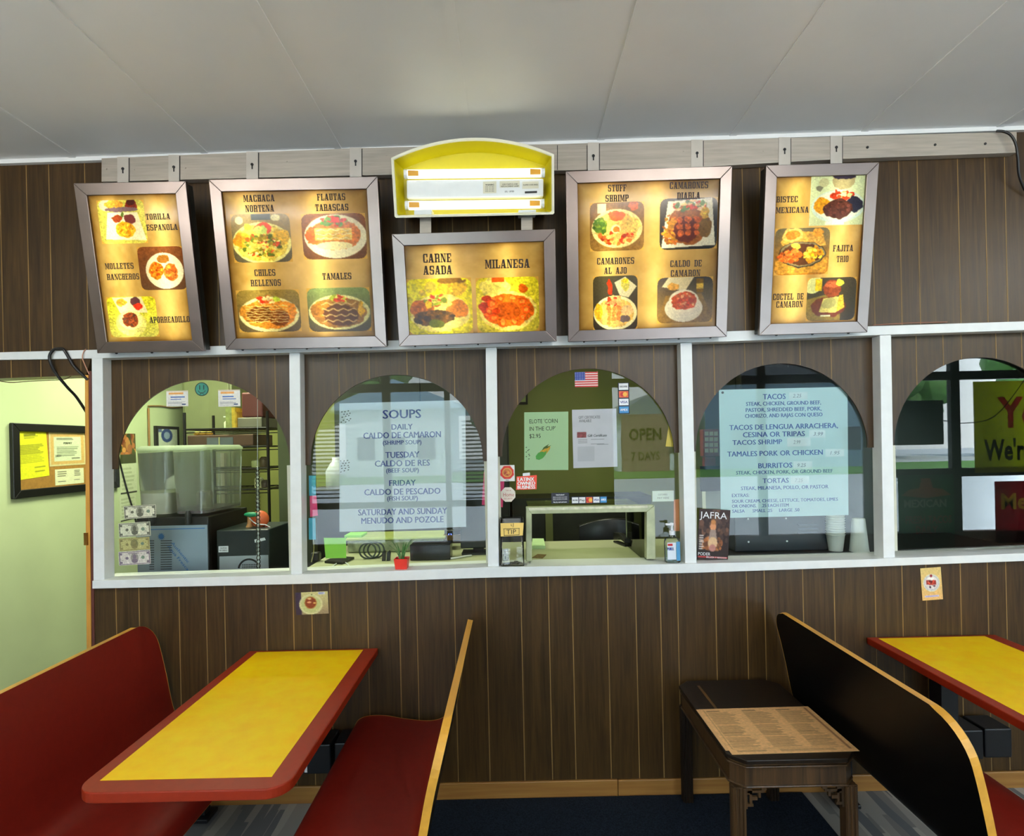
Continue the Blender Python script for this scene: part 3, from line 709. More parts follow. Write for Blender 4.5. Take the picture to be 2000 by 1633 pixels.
def booth_table(xc, label, y0=-1.147):
    t_ = thing('booth_table', (xc, y0/2, 0), label, 'table', 'booth tables')
    zt = .744; Zp = Plane((0, 0, zt), (1, 0, 0), (0, 1, 0))
    MB().slab(Zp, rrect(xc-.312, xc+.312, y0, -.004, .07), -.032, 0).build('table_top', redtop_m, t_, bev=.004, seg=3)
    MB().slab(Zp, [(xc-.268, y0+.062), (xc+.245, y0+.062), (xc+.245, -.025), (xc-.268, -.025)], -.002, .0006).build('yellow_inlay', yellow_m, t_, label='yellow marbled inlay')
    mb = MB().box(xc-.04, xc+.04, -.12, -.04, .36, .70).box(xc-.05, xc+.05, -.95, -.03, .68, .712).box(xc-.25, xc+.25, -.3, -.24, .69, .712); mb.build('support_column', blacksteel_m, t_, bev=.004)
    MB().box(xc-.02, xc+.12, -.16, -.015, .225, .36).box(xc+.135, xc+.26, -.15, -.015, .225, .36).build('wall_bracket', pm('bracket_steel', (12, 15, 20), .4), t_, bev=.006)
    a = P(610, 1466, -.16); MB().box(xc-.0, xc+.012, -.1615, -.16, .235, .275).build('bracket_label', paper_m, t_)
    return t_
TC, TC2 = -.98, 2.02
bench(TC, -1, 'red booth bench at far left, in front of the doorway')
bench(TC, 1, 'red booth bench with oak edge right of the left yellow table')
bench(TC2, -1, 'booth bench showing its black back beside the dark end table')
booth_table(TC, 'yellow topped booth table with red border, at left between the two red benches')
booth_table(TC2, 'yellow topped booth table with red border, cut by the right edge')
# floor mat and end table
mat_m = pm('navy_mat', (28, 35, 44), .95, var=.5, scale=160, spec=.1, bump=.4)
tag(MB().box(-.42, 1.37, -2.4, -.02, .001, .010).build('floor_mat', mat_m, bev=.003), 'dark navy floor mat in front of the counter, under the end table', 'mat')
mah_m = wood_panel('dark_mahogany', (20, 14, 8), (40, 28, 16), rough=.4, spec=.3)
mahl_m = wood_panel('light_mahogany', (40, 28, 16), (92, 66, 38), rough=.35)  # lighter brown, for the front legs, apron and mouldings
ex0, ex1, ey0, ey1, ez = .767, 1.243, -.73, -.03, .563; ch = .055
et = thing('end_table', ((ex0+ex1)/2, (ey0+ey1)/2, 0), 'dark wooden end table with fretwork corners, beside the black bench back', 'table')
def octa(i=0.0): return [(ex0+ch, ey0+i), (ex1-ch, ey0+i), (ex1-i, ey0+ch), (ex1-i, ey1-ch), (ex1-ch, ey1-i), (ex0+ch, ey1-i), (ex0+i, ey1-ch), (ex0+i, ey0+ch)]
Zp = Plane((0, 0, ez), (1, 0, 0), (0, 1, 0))
MB().slab(Zp, octa(), -.016, 0).build('table_top', mah_m, et, bev=.003)
inl = pm('inlay_line', (96, 66, 26), .35)
MB().box(ex0+.085, ex0+.097, ey0+.06, ey1-.06, ez, ez+.0004).build('inlay_line', inl, et)
mb = MB().slab(Zp, octa(.012), -.026, -.016).slab(Zp, octa(.004), -.033, -.026); mb.build('top_moulding', mahl_m, et, bev=.002)
MB().slab(Zp, octa(.014), -.098, -.033).build('apron', mahl_m, et)
MB().slab(Zp, octa(.006), -.106, -.098).build('apron_bead', mahl_m, et, bev=.003)
for sx in (0, 1):
    for sy in (0, 1):
        cx_ = (ex0+.036) if sx == 0 else (ex1-.036); cy_ = (ey0+.036) if sy == 0 else (ey1-.036)
        mb = MB().box(cx_-.021, cx_+.021, cy_-.021, cy_+.021, 0.011, ez-.106)
        for k in (-.014, 0, .014):
            mb.lathe((cx_+k, cy_-.021, 0.011), [(.005, 0), (.005, ez-.12)], 8); mb.lathe((cx_+(-.021 if sx == 0 else .021), cy_+k, .011), [(.005, 0), (.005, ez-.12)], 8)
        mb.build('leg', mahl_m if sy == 0 else mah_m, et)
        d = 1 if sx == 0 else -1; B = wallplane(cy_-.012)
        bx = cx_+d*.021; z0 = ez-.106; u = .0088
        st = [(0, 0), (9, 0), (9, 1), (8, 2), (8, 3), (6.6, 3.6), (6.6, 5), (5, 5.6), (5, 7), (3.4, 7.6), (3.4, 9), (0, 9.8)]
        outer = [(bx+d*a*u, z0-h*u) for a, h in st]
        holes = [(1, 3.6, 2, 7.4), (3, 1, 7, 2), (3, 3, 5.6, 4.6)]
        # fretwork as bars around the cut-outs
        mb = MB()
        for a0, h0, a1, h1 in ((0, 0, 1, 9.6), (1, 0, 9, 1), (1, 2, 8, 3), (2, 3, 3, 7.6), (1, 7.4, 3.4, 8.6), (5.6, 3, 6.6, 5), (3, 4.6, 5.2, 6), (1, 1, 3, 3.6), (7, 1, 9, 2)):
            mb.slab(B, [(bx+d*a0*u, z0-h1*u), (bx+d*a1*u, z0-h1*u), (bx+d*a1*u, z0-h0*u), (bx+d*a0*u, z0-h0*u)], -.01, 0)
        mb.build('fret_bracket', mahl_m if sy == 0 else mah_m, et)
# paper menu on the end table
Zm = Plane((0, 0, ez+.0012), (1, 0, 0), (0, 1, 0))
mc = [PZ(*q, ez) for q in ((1430, 1475), (1672, 1468), (1581, 1381), (1361, 1386))]
mo = Plane(mc[0], mc[1]-mc[0], mc[3]-mc[0]); mo.o = Vector((mc[0].x, mc[0].y, ez+.0008))
wM = ((mc[1]-mc[0]).length + (mc[2]-mc[3]).length)/2; hM = ((mc[3]-mc[0]).length + (mc[2]-mc[1]).length)/2
tx = (160, 126, 84)
ops = [('bg', (226, 178, 122)), ('r', .03, .03, .965, .035, tx), ('r', .03, .03, .035, .9, tx), ('r', .94, .03, .965, .95, (150, 104, 66)), ('r', .03, .895, .92, .9, tx)]
for cx0, cx1 in ((.05, .3), (.37, .62), (.68, .92)):
    ops += [('r', cx0, .05, cx0+.12, .08, tx), ('l', cx0, .1, cx1, .38, 12, tx), ('l', cx0, .4, cx1-.03, .64, 10, tx), ('l', cx0, .66, cx1, .88, 9, tx)]
ops += [('l', .06, .92, .32, .96, 2, tx), ('l', .4, .92, .9, .97, 2, tx)]
menu = thing('paper_menu', (mc[0].x, mc[0].y, ez), 'tan printed paper menu lying on the dark end table', 'menu')
print_mesh('printed_sheet', mo, 0, 0, wM, hM, paint(150, 170, ops, 3, .05), print_m, menu, .0012, thick=.001)
mo2 = Plane(mo.o + mo.ex*-.012 + mo.ez*.03, mo.ex, mo.ez)
MB().slab(mo2, [(0, 0), (wM, 0), (wM, hM-.03), (0, hM-.03)], -.0004, .0002).build('second_sheet', pm('tan_paper', (220, 172, 118), .6), menu)
# little photographs taped on the panelling
def card(name, pts, ops, label, cat, seed=0, y=0.0, W=60, H=60, gap=.002):
    pl = Plane(P(*pts[3], y), P(*pts[2], y)-P(*pts[3], y), P(*pts[0], y)-P(*pts[3], y))
    w = ((P(*pts[2], y)-P(*pts[3], y)).length+(P(*pts[1], y)-P(*pts[0], y)).length)/2; h = ((P(*pts[0], y)-P(*pts[3], y)).length+(P(*pts[1], y)-P(*pts[2], y)).length)/2
    ob = print_mesh(name, pl, 0, 0, w, h, paint(W, H, ops, seed, .05), print_m, None, gap, thick=.0012)
    return tag(ob, label, cat), pl, w, h
card('soup_photograph', [(576, 1157), (640, 1155), (642, 1198), (579, 1201)], [('bg', (196, 190, 130), (150, 130, 100)), ('r', 0, 0, .17, 1, (58, 44, 64)), ('e', .47, .55, .36, .46, (205, 202, 150)), ('e', .47, .55, .3, .38, (186, 190, 128)), ('e', .46, .48, .19, .28, (172, 128, 66)), ('e', .46, .48, .165, .24, (134, 58, 26)), ('e', .43, .3, .06, .04, (232, 190, 130)), ('e', .42, .46, .07, .04, (226, 160, 116)), ('e', .58, .5, .05, .03, (226, 180, 100)), ('e', .5, .12, .02, .03, (90, 100, 40)), ('r', .7, .02, .9, .13, (196, 198, 220)), ('l', .72, .04, .88, .12, 2, (110, 120, 180))], 'small soup photograph taped to the panelling above the left table', 'photograph', 4, gap=.003)
card('dessert_photograph', [(1799, 1110), (1838, 1107), (1842, 1170), (1801, 1173)], [('bg', (214, 190, 120), (222, 176, 110)), ('e', .5, .47, .4, .27, (206, 212, 196)), ('e', .5, .47, .36, .23, (186, 184, 196)), ('e', .5, .47, .33, .2, (214, 208, 204)), ('p', [(.24, .38), (.72, .4), (.72, .54), (.24, .52)], (150, 44, 36)), ('s', 8, .48, .45, .24, .07, .04, [(190, 70, 50), (210, 120, 90), (120, 30, 30)]), ('e', .48, .33, .16, .06, (236, 232, 226)), ('e', .5, .25, .06, .045, (140, 30, 40)), ('e', .42, .6, .05, .03, (50, 30, 60)), ('e', .62, .57, .06, .025, (70, 30, 50)), ('r', .12, .85, .82, .91, (196, 190, 226)), ('l', .16, .86, .78, .9, 1, (130, 130, 200))], 'small dessert photograph taped to the panelling above the right table', 'photograph', 6, gap=.003)
# ------------------------------------------------------------------ hanging rail and lit menu boards
RL_T = [(198, 309), (700, 289), (1090, 281), (1650, 266), (1986, 257)]
RL_B = [(198, 355), (500, 347), (760, 341), (1090, 333), (1350, 327), (1650, 310), (1986, 298)]
WL = wallplane(-.045)
rl = thing('hanging_rail', (P(1090, 300, -.02).x, -.02, P(1090, 330, -.02).z), 'long brushed steel hanging rail along the top of the wall', 'rail')
mb = MB(); strip(mb, WL, RL_T, RL_B, -.04, 0); mb.build('rail_channel', steel_m, rl, bev=.0015)
for px in (1088, 1146): MB().slab(WL, WL.pxs([(px, 284), (px+1.2, 284), (px+1.2, 332), (px, 332)]), 0, .0006).build('joint_line', black_m, rl)
for q in ((208, 330), (262, 331), (362, 328), (560, 315), (755, 303), (1335, 295), (1491, 295), (1694, 288), (1826, 283), (1924, 281)):
    c = WL.px(*q); r_ = .006 if q[0] > 1600 else .0035; MB().slab(WL, arc(c[0], c[1], r_, 0, 330, 11), 0, .003).build('screw', black_m if q[0] > 1600 else steel_m, rl)

def parchment(W, H, seed):
    rng = np.random.default_rng(seed)
    V, U = np.mgrid[0:H, 0:W]; U = U/(W-1); V = V/(H-1)
    def smooth(n):
        g = rng.normal(0, 1, (n+2, n+2)); a = U*n; b = V*n; i = a.astype(int); j = b.astype(int); fa = a-i; fb = b-j
        fa = fa*fa*(3-2*fa); fb = fb*fb*(3-2*fb)
        return (g[j, i]*(1-fa)+g[j, i+1]*fa)*(1-fb)+(g[j+1, i]*(1-fa)+g[j+1, i+1]*fa)*fb
    t = .5*smooth(4)+.35*smooth(9)+.22*smooth(22)+.1*smooth(60)
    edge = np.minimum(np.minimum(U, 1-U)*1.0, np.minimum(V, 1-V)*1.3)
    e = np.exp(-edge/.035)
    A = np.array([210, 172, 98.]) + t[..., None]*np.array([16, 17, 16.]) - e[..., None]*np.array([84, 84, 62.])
    return np.clip(A, 20, 250)
PAR = (206, 164, 98)
WOODB = (112, 84, 52)
DISH = {
 'torilla': [('bg', (206, 200, 110)), ('e', .2, .12, .16, .13, (220, 214, 196)), ('e', .35, .1, .2, .1, (214, 160, 80)), ('e', .72, .12, .13, .14, (120, 48, 34)), ('e', .72, .05, .1, .07, (70, 34, 30)), ('e', .5, .22, .35, .06, (120, 100, 110)), ('p', [(.2, .28), (.84, .28), (.98, .93), (.1, .9)], (244, 238, 214)), ('e', .4, .43, .11, .09, (140, 70, 46)), ('e', .68, .44, .13, .1, (110, 60, 60)), ('e', .55, .68, .21, .18, (236, 178, 70)), ('s', 50, .55, .68, .18, .15, .025, [(240, 190, 80), (222, 150, 44)]), ('e', .52, .35, .04, .06, (96, 116, 60))],
 'molletes': [('bg', (124, 78, 48), (92, 68, 52)), ('e', .55, .56, .41, .42, (240, 232, 206)), ('e', .55, .28, .13, .09, (150, 104, 52)), ('e', .37, .54, .16, .2, (206, 132, 48)), ('s', 40, .37, .52, .13, .15, .035, [(196, 90, 40), (230, 170, 70), (214, 130, 50)]), ('e', .68, .6, .15, .2, (196, 122, 60)), ('s', 40, .68, .6, .12, .16, .035, [(186, 96, 50), (220, 150, 80), (160, 84, 50)])],
 'aporreadillo': [('bg', (214, 208, 70), (206, 200, 120)), ('p', [(.12, .02), (.72, 0), (.82, .4), (.25, .4)], (232, 224, 190)), ('e', .3, .15, .11, .1, (226, 170, 80)), ('e', .58, .12, .1, .12, (90, 60, 66)), ('e', .64, .24, .1, .08, (214, 70, 50)), ('e', .45, .66, .31, .32, (236, 226, 150)), ('e', .45, .58, .24, .24, (246, 236, 176)), ('e', .45, .56, .165, .18, (130, 70, 44)), ('s', 40, .45, .56, .14, .15, .03, [(110, 56, 40), (160, 90, 60), (90, 60, 50)])],
 'machaca': [('bg', (150, 130, 80), (90, 84, 70)), ('r', .35, 0, .68, .12, (40, 52, 50)), ('e', .14, .13, .07, .08, (226, 222, 180)), ('e', .76, .08, .08, .07, (226, 222, 180)), ('e', .5, .6, .5, .43, (238, 230, 160)), ('e', .5, .6, .45, .38, (226, 206, 110)), ('e', .16, .54, .16, .16, (224, 160, 60)), ('e', .84, .48, .15, .16, (206, 170, 70)), ('e', .54, .3, .15, .12, (206, 80, 50)), ('e', .5, .34, .11, .1, (190, 206, 120)), ('e', .28, .27, .07, .06, (170, 200, 70)), ('s', 170, .5, .66, .32, .24, .032, [(226, 206, 110), (96, 110, 44), (150, 130, 50), (206, 90, 50), (236, 224, 150)])],
 'flautas': [('bg', (130, 86, 56), (110, 76, 50)), ('e', .52, .5, .49, .48, (242, 238, 214)), ('e', .52, .46, .4, .34, (190, 120, 66)), ('e', .15, .48, .1, .2, (206, 110, 50)), ('s', 60, .5, .16, .2, .1, .035, [(80, 130, 60), (110, 150, 80), (200, 70, 50)]), ('e', .52, .13, .06, .07, (206, 60, 44)), ('r', .2, .32, .78, .44, (226, 196, 120)), ('r', .2, .46, .78, .58, (220, 186, 110)), ('w', 3, .5, .45, .28, .14, (246, 236, 190)), ('e', .5, .7, .28, .09, (240, 232, 190))],
 'chiles': [('bg', (150, 130, 74), (96, 84, 66)), ('e', .5, .58, .48, .42, (240, 232, 180)), ('e', .5, .57, .42, .36, (206, 140, 66)), ('e', .8, .46, .14, .17, (220, 150, 60)), ('e', .14, .5, .12, .14, (196, 140, 70)), ('s', 40, .46, .24, .14, .08, .035, [(206, 70, 50), (236, 210, 160), (190, 100, 60)]), ('e', .62, .22, .06, .07, (190, 206, 90)), ('e', .36, .58, .2, .2, (104, 66, 34)), ('e', .66, .66, .17, .2, (120, 72, 36)), ('w', 7, .47, .57, .34, .22, (240, 226, 160))],
 'tamales': [('bg', (136, 150, 100), (86, 76, 62)), ('e', .5, .56, .49, .4, (232, 226, 170)), ('e', .5, .56, .44, .35, (150, 110, 60)), ('e', .2, .5, .16, .18, (170, 120, 56)), ('e', .52, .62, .28, .25, (90, 58, 36)), ('s', 30, .5, .24, .14, .07, .035, [(170, 180, 80), (200, 80, 50), (226, 206, 120)]), ('e', .85, .5, .05, .18, (214, 170, 60)), ('w', 4, .5, .56, .28, .26, (206, 176, 120))],
 'carne': [('bg', (216, 206, 40), (206, 196, 60)), ('e', .7, .16, .23, .17, (206, 170, 60)), ('e', .7, .04, .22, .06, (130, 96, 40)), ('e', .38, .15, .09, .1, (206, 186, 80)), ('e', .24, .24, .06, .06, (190, 166, 70)), ('e', .5, .62, .46, .34, (238, 222, 140)), ('e', .24, .55, .2, .18, (172, 104, 40)), ('e', .76, .55, .17, .16, (190, 124, 50)), ('s', 40, .48, .4, .2, .1, .04, [(200, 80, 40), (236, 210, 120), (130, 140, 50)]), ('e', .34, .46, .055, .07, (236, 190, 40)), ('e', .4, .7, .32, .14, (92, 70, 40)), ('s', 70, .42, .7, .32, .11, .03, [(84, 64, 36), (120, 84, 44), (70, 56, 40)]), ('e', .44, .8, .12, .07, (96, 100, 44))],
 'milanesa': [('bg', (216, 206, 70), (200, 190, 90)), ('e', .3, .17, .24, .17, (232, 220, 130)), ('r', .26, 0, .46, .08, (206, 90, 40)), ('e', .75, .2, .08, .09, (190, 96, 40)), ('e', .5, .61, .46, .36, (244, 224, 140)), ('e', .5, .6, .41, .3, (206, 110, 46)), ('e', .5, .62, .2, .17, (150, 76, 34)), ('s', 16, .22, .55, .13, .2, .06, [(206, 80, 40), (230, 130, 70)])] + [('e', .5+.29*math.cos(k*.62), .6+.23*math.sin(k*.62), .065, .06, (222, 96, 44)) for k in range(10)] + [('e', .5+.29*math.cos(k*.62), .6+.23*math.sin(k*.62), .04, .036, (240, 150, 80)) for k in range(10)],
 'stuff': [('bg', (120, 90, 56), (140, 110, 64)), ('r', .14, .02, .3, .22, (226, 220, 180)), ('e', .8, .08, .09, .1, (190, 100, 50)), ('e', .5, .54, .47, .4, (246, 230, 170)), ('e', .5, .54, .4, .33, (236, 190, 120)), ('e', .2, .48, .13, .15, (84, 110, 50)), ('s', 40, .2, .48, .12, .14, .03, [(70, 100, 40), (120, 140, 60)]), ('e', .8, .47, .14, .15, (240, 210, 130)), ('e', .5, .28, .16, .1, (206, 100, 50)), ('s', 24, .5, .72, .34, .14, .04, [(190, 70, 40), (206, 110, 60), (150, 60, 40)]), ('e', .48, .55, .09, .09, (244, 226, 180)), ('e', .48, .55, .065, .065, (206, 120, 60))],
 'diabla': [('bg', (60, 50, 42), (44, 40, 36)), ('p', [(.14, .06), (.9, .0), (.97, .93), (.03, .97)], (240, 238, 220)), ('e', .5, .52, .36, .4, (150, 96, 50)), ('s', 60, .2, .6, .14, .3, .04, [(206, 150, 60), (180, 110, 50)]), ('s', 40, .52, .15, .26, .1, .045, [(206, 80, 50), (90, 120, 60), (236, 200, 150)]), ('e', .78, .6, .13, .2, (122, 96, 54)), ('e', .46, .62, .2, .26, (96, 44, 26))] + [('e', .36+.14*(k % 3), .42+.13*(k//3), .055, .06, (190, 104, 54)) for k in range(9)] + [('e', .78, .3, .08, .12, (206, 170, 80))],
 'ajo': [('bg', (76, 70, 54), (56, 50, 46)), ('p', [(.48, .12), (.72, .02), (.98, .2), (.8, .4), (.6, .36)], (224, 218, 190)), ('e', .38, .2, .06, .14, (186, 66, 40)), ('e', .72, .15, .1, .13, (206, 196, 110)), ('e', .74, .08, .07, .05, (226, 206, 60)), ('e', .5, .68, .49, .32, (244, 236, 196)), ('e', .5, .68, .43, .27, (226, 190, 120)), ('s', 20, .46, .46, .16, .07, .05, [(206, 70, 50), (236, 170, 120)]), ('e', .12, .66, .1, .16, (226, 180, 70)), ('e', .77, .64, .14, .1, (230, 196, 150)), ('e', .72, .8, .12, .07, (110, 96, 96))] + [('e', .36+.11*(k % 3), .6+.09*(k//3), .05, .045, (222, 140, 80)) for k in range(10)],
 'caldo': [('bg', (70, 62, 60), (150, 122, 76)), ('p', [(0, 1), (.15, .4), (.8, .36), (1, .9), (1, 1)], (132, 106, 66)), ('p', [(.08, .2), (.2, 0), (.66, 0), (.5, .3)], (216, 206, 176)), ('e', .3, .2, .12, .08, (206, 160, 90)), ('r', .7, .04, .83, .34, (120, 90, 40)), ('r', .7, .14, .83, .26, (210, 180, 90)), ('e', .48, .68, .34, .3, (228, 222, 206)), ('e', .48, .52, .27, .25, (240, 232, 214)), ('e', .48, .52, .225, .2, (176, 84, 56)), ('s', 22, .48, .52, .19, .16, .035, [(206, 120, 84), (226, 170, 130), (150, 60, 44)])],
 'bistec': [('bg', (216, 226, 196), (196, 206, 176)), ('e', .24, .14, .09, .09, (190, 190, 160)), ('e', .16, .25, .06, .05, (120, 120, 110)), ('e', .6, .08, .21, .2, (170, 160, 130)), ('e', .6, .02, .22, .06, (50, 44, 60)), ('e', .52, .62, .49, .33, (206, 222, 220)), ('e', .52, .6, .45, .29, (232, 236, 226)), ('e', .22, .6, .15, .17, (206, 150, 56)), ('e', .82, .58, .15, .16, (44, 44, 60)), ('s', 24, .55, .4, .2, .08, .05, [(206, 80, 56), (190, 216, 160), (196, 70, 50)]), ('e', .52, .67, .27, .2, (74, 46, 40)), ('s', 70, .52, .67, .25, .18, .025, [(60, 38, 34), (100, 62, 54), (84, 50, 44)]), ('r', .3, .93, .64, .99, (226, 226, 226))],
 'fajita': [('bg', (106, 100, 80), (170, 120, 50)), ('p', [(.1, .3), (.25, .05), (.86, .1), (.94, .38), (.2, .45)], (206, 164, 90)), ('e', .32, .15, .19, .14, (226, 190, 120)), ('e', .32, .14, .13, .09, (206, 130, 60)), ('e', .78, .1, .09, .1, (206, 150, 70)), ('p', [(.02, .68), (.98, .64), (.95, .96), (.02, .98)], (190, 146, 70)), ('e', .5, .56, .43, .28, (60, 54, 44)), ('e', .5, .55, .41, .26, (140, 130, 100)), ('e', .5, .55, .38, .23, (86, 56, 34)), ('s', 40, .28, .6, .2, .12, .05, [(196, 100, 46), (214, 130, 70)]), ('s', 46, .7, .56, .16, .17, .045, [(236, 210, 50), (240, 226, 110), (214, 150, 50)]), ('s', 10, .33, .38, .1, .06, .035, [(226, 200, 100)])],
 'coctel': [('bg', (70, 62, 48), (60, 50, 36)), ('e', .1, .14, .2, .22, (206, 210, 160)), ('p', [(0, 1), (0, .5), (.5, .36), (.7, .5), (.7, 1)], (126, 108, 60)), ('r', .16, .02, .3, .3, (210, 180, 50)), ('e', .45, .68, .36, .24, (96, 52, 36)), ('e', .5, .25, .19, .2, (124, 66, 42)), ('e', .5, .16, .17, .07, (166, 96, 64)), ('e', .67, .12, .08, .08, (196, 206, 90)), ('p', [(.34, .48), (.7, .44), (.76, .66), (.6, .82), (.26, .8)], (190, 180, 120)), ('e', .46, .6, .15, .13, (150, 146, 104)), ('p', [(.66, .42), (.74, .4), (.78, .7), (.62, .8)], (206, 180, 84)), ('r', .3, .87, .5, .91, (206, 206, 180))],
}
tube_m = emit('lit_tube', (1.0, .95, .6), 4.0)
BOARDS = [
 ((150, 357.5), (370, 354), (398, 686), (190, 690), -.085, -.215, 'narrow lit menu board showing torilla espanola, leftmost of the boards',
  [('torilla', 235, 432, 91, 81), ('molletes', 313, 523.7, 90, 81), ('aporreadillo', 256, 618.6, 95, 78)],
  [('TORILLA', 281.4, 330, 422, 11.8), ('ESPANOLA', 283, 345, 443, 11.8), ('MOLLETES', 202, 258.7, 519, 11.8), ('RANCHEROS', 205.5, 269.7, 540, 11.8), ('APORREADILLO', 289.6, 368.7, 624, 12)], ((229, 251), (329, 350)), (.28, .72)),
 ((412.7, 349), (741, 346), (756.6, 677.6), (441, 683.5), -.085, -.215, 'wide lit menu board showing machaca and flautas, left of the arched lamp',
  [('machaca', 509.6, 464, 115, 91), ('flautas', 651, 461.5, 126, 86), ('chiles', 522.6, 606.8, 123, 81), ('tamales', 661, 605, 122, 83.5)],
  [('MACHACA', 473, 535, 386, 13.4), ('NORTENA', 477, 534, 406, 13.4), ('FLAUTAS', 617.5, 674, 383.5, 13.4), ('TARASCAS', 614, 680, 404, 13.4), ('CHILES', 494.6, 537, 532, 13), ('RELLENOS', 487.5, 547.6, 552, 13), ('TAMALES', 628, 686, 539, 13)], ((481, 504), (683, 706)), (.2, .62)),
 ((769, 455.5), (1088, 448.5), (1088, 667), (779.4, 676.6), -.085, -.18, 'small lit menu board showing carne asada and milanesa, under the arched lamp',
  [('carne', 858, 598.6, 127, 105), ('milanesa', 992, 595, 122, 104)],
  [('CARNE', 825, 882, 503.4, 17.5), ('ASADA', 826, 883.7, 527, 17.5), ('MILANESA', 947, 1035.8, 514.6, 17.5)], (), (.3, .7)),
 ((1111, 334), (1438, 324), (1418, 658), (1110, 668), -.085, -.215, 'wide lit menu board showing shrimp dishes, right of the arched lamp',
  [('stuff', 1206, 441, 106, 91), ('diabla', 1345.7, 436, 113, 95), ('ajo', 1202.4, 591.5, 86, 103), ('caldo', 1339, 586, 108, 87)],
  [('STUFF', 1188, 1225, 366, 13.4), ('SHRIMP', 1183, 1229.5, 386, 13.4), ('CAMARONES', 1309, 1386, 360.5, 13.4), ('DIABLA', 1323.6, 1370, 381, 13.4), ('CAMARONES', 1166.5, 1240.7, 509, 13), ('AL AJO', 1180.7, 1226, 528, 13), ('CALDO DE', 1310, 1373, 514, 13), ('CAMARON', 1311, 1370, 533, 13)], ((1148, 1170), (1350, 1373)), (.25, .55)),
 ((1502, 322.5), (1722, 316.6), (1695.5, 649), (1483, 655), -.085, -.205, 'narrow lit menu board showing bistec mexicana, rightmost of the boards',
  [('bistec', 1641, 388, 113, 97), ('fajita', 1569, 490.7, 107, 89), ('coctel', 1626, 583.5, 97, 83)],
  [('BISTEC', 1518.5, 1561.6, 388, 12), ('MEXICANA', 1517.5, 1583, 409, 12), ('FAJITA', 1629.5, 1670, 484, 12.5), ('TRIO', 1636.5, 1660.7, 505, 12.5), ('COCTEL DE', 1511.6, 1572.6, 579, 12.5), ('CAMARON', 1518, 1571, 594, 12.5)], ((1521, 1544), (1622, 1645)), (.3, .7)),
]
for bi, (TL, TR, BR, BL, yb, yt, label, dishes, words, straps, tubes) in enumerate(BOARDS):
    tl, tr, br, bl = P(*TL, yt), P(*TR, yt), P(*BR, yb), P(*BL, yb)
    pl = Plane(bl, br-bl, tl-bl); W = ((br-bl).length+(tr-tl).length)/2; H = ((tl-bl).length+(tr-br).length)/2
    t_ = thing('menu_board', pl.at(W/2, 0, -.04), label, 'menu board', 'lit menu boards over the counter')
    fwid = .052; fr = MB()
    for q in ([(0, 0), (W, 0), (W-fwid, fwid), (fwid, fwid)], [(W, 0), (W, H), (W-fwid, H-fwid), (W-fwid, fwid)], [(W, H), (0, H), (fwid, H-fwid), (W-fwid, H-fwid)], [(0, H), (0, 0), (fwid, fwid), (fwid, H-fwid)]):
        fr.slab(pl, q, -.02, 0)
    fr.build('frame', alum_m, t_, bev=.002)
    ins = .006; D = .066; hb = MB(); th = .004                 # lamp box: grey outside, white inside
    for a0, b0, a1, b1 in ((ins, ins, W-ins, ins+th), (ins, H-ins-th, W-ins, H-ins), (ins, ins, ins+th, H-ins), (W-ins-th, ins, W-ins, H-ins)):
        hb.slab(pl, [(a0, b0), (a1, b0), (a1, b1), (a0, b1)], -D, -.02)
    hb.slab(pl, [(ins, ins), (W-ins, ins), (W-ins, H-ins), (ins, H-ins)], -D-.003, -D); hb.build('lamp_box', boxgrey_m, t_)
    li = MB(); i2 = ins+th+.0005
    for q, o0, o1 in (([(i2, i2), (W-i2, i2), (W-i2, H-i2), (i2, H-i2)], -D+.0004, -D+.0012),): li.slab(pl, q, o0, o1)
    for a0, b0, a1, b1 in ((i2, i2, W-i2, i2+.001), (i2, H-i2-.001, W-i2, H-i2), (i2, i2, i2+.001, H-i2), (W-i2-.001, i2, W-i2, H-i2)): li.slab(pl, [(a0, b0), (a1, b0), (a1, b1), (a0, b1)], -D+.002, -.021)
    li.build('lining', inner_m, t_)
    for f_ in tubes:
        x = W*f_; mb = MB(); A_ = pl.at(x, .05, -.05); B_ = pl.at(x, H-.05, -.05)
        mb.tube([A_, B_], .012, 8, False); mb.build('fluorescent_tube', tube_m, t_)
    for k in range(int(W/.13)): mb = MB().slab(pl, arc(W*(k+.5)/int(W/.13), -.001, .005, 0, 330, 8), -.012, -.006); mb.build('screw', black_m, t_)
    pa0, pb0, pa1, pb1 = fwid-.004, fwid-.004, W-fwid+.004, H-fwid+.004
    NW, NH = int((pa1-pa0)/.004)+1, int((pb1-pb0)/.004)+1
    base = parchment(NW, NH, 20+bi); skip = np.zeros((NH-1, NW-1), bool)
    for name, cx, cyy, w, h in dishes:
        a, b_ = pl.px(cx, cyy); sc = (CD+pl.at(a, b_).y)/F; w, h = w*sc, h*sc
        i0 = round((a-w/2-pa0)/(pa1-pa0)*(NW-1)); i1 = round((a+w/2-pa0)/(pa1-pa0)*(NW-1)); j0 = round((pb1-b_-h/2)/(pb1-pb0)*(NH-1)); j1 = round((pb1-b_+h/2)/(pb1-pb0)*(NH-1))
        i0, i1, j0, j1 = max(0, i0), min(NW-1, i1), max(0, j0), min(NH-1, j1)
        skip[j0:j1, i0:i1] = True
        X = lambda i: pa0+(pa1-pa0)*i/(NW-1); Y = lambda j: pb1-(pb1-pb0)*j/(NH-1)
        cc = base[j0:j1+1, i0:i1+1].reshape(-1, 3).mean(0)
        pw, ph = 120, max(40, int(120*h/w))
        img = paint(pw, ph, DISH[name], sum(map(ord, name)), .05, 0 if name == 'bistec' else .12, cc, .012)
        img = np.clip(img.mean(2, keepdims=True)*-.28 + img*1.28, 0, 255)
        print_mesh('dish_photo', pl, X(i0), Y(j1), X(i1), Y(j0), img, back_m, t_, -.012, label='printed photograph of the %s dish' % name)
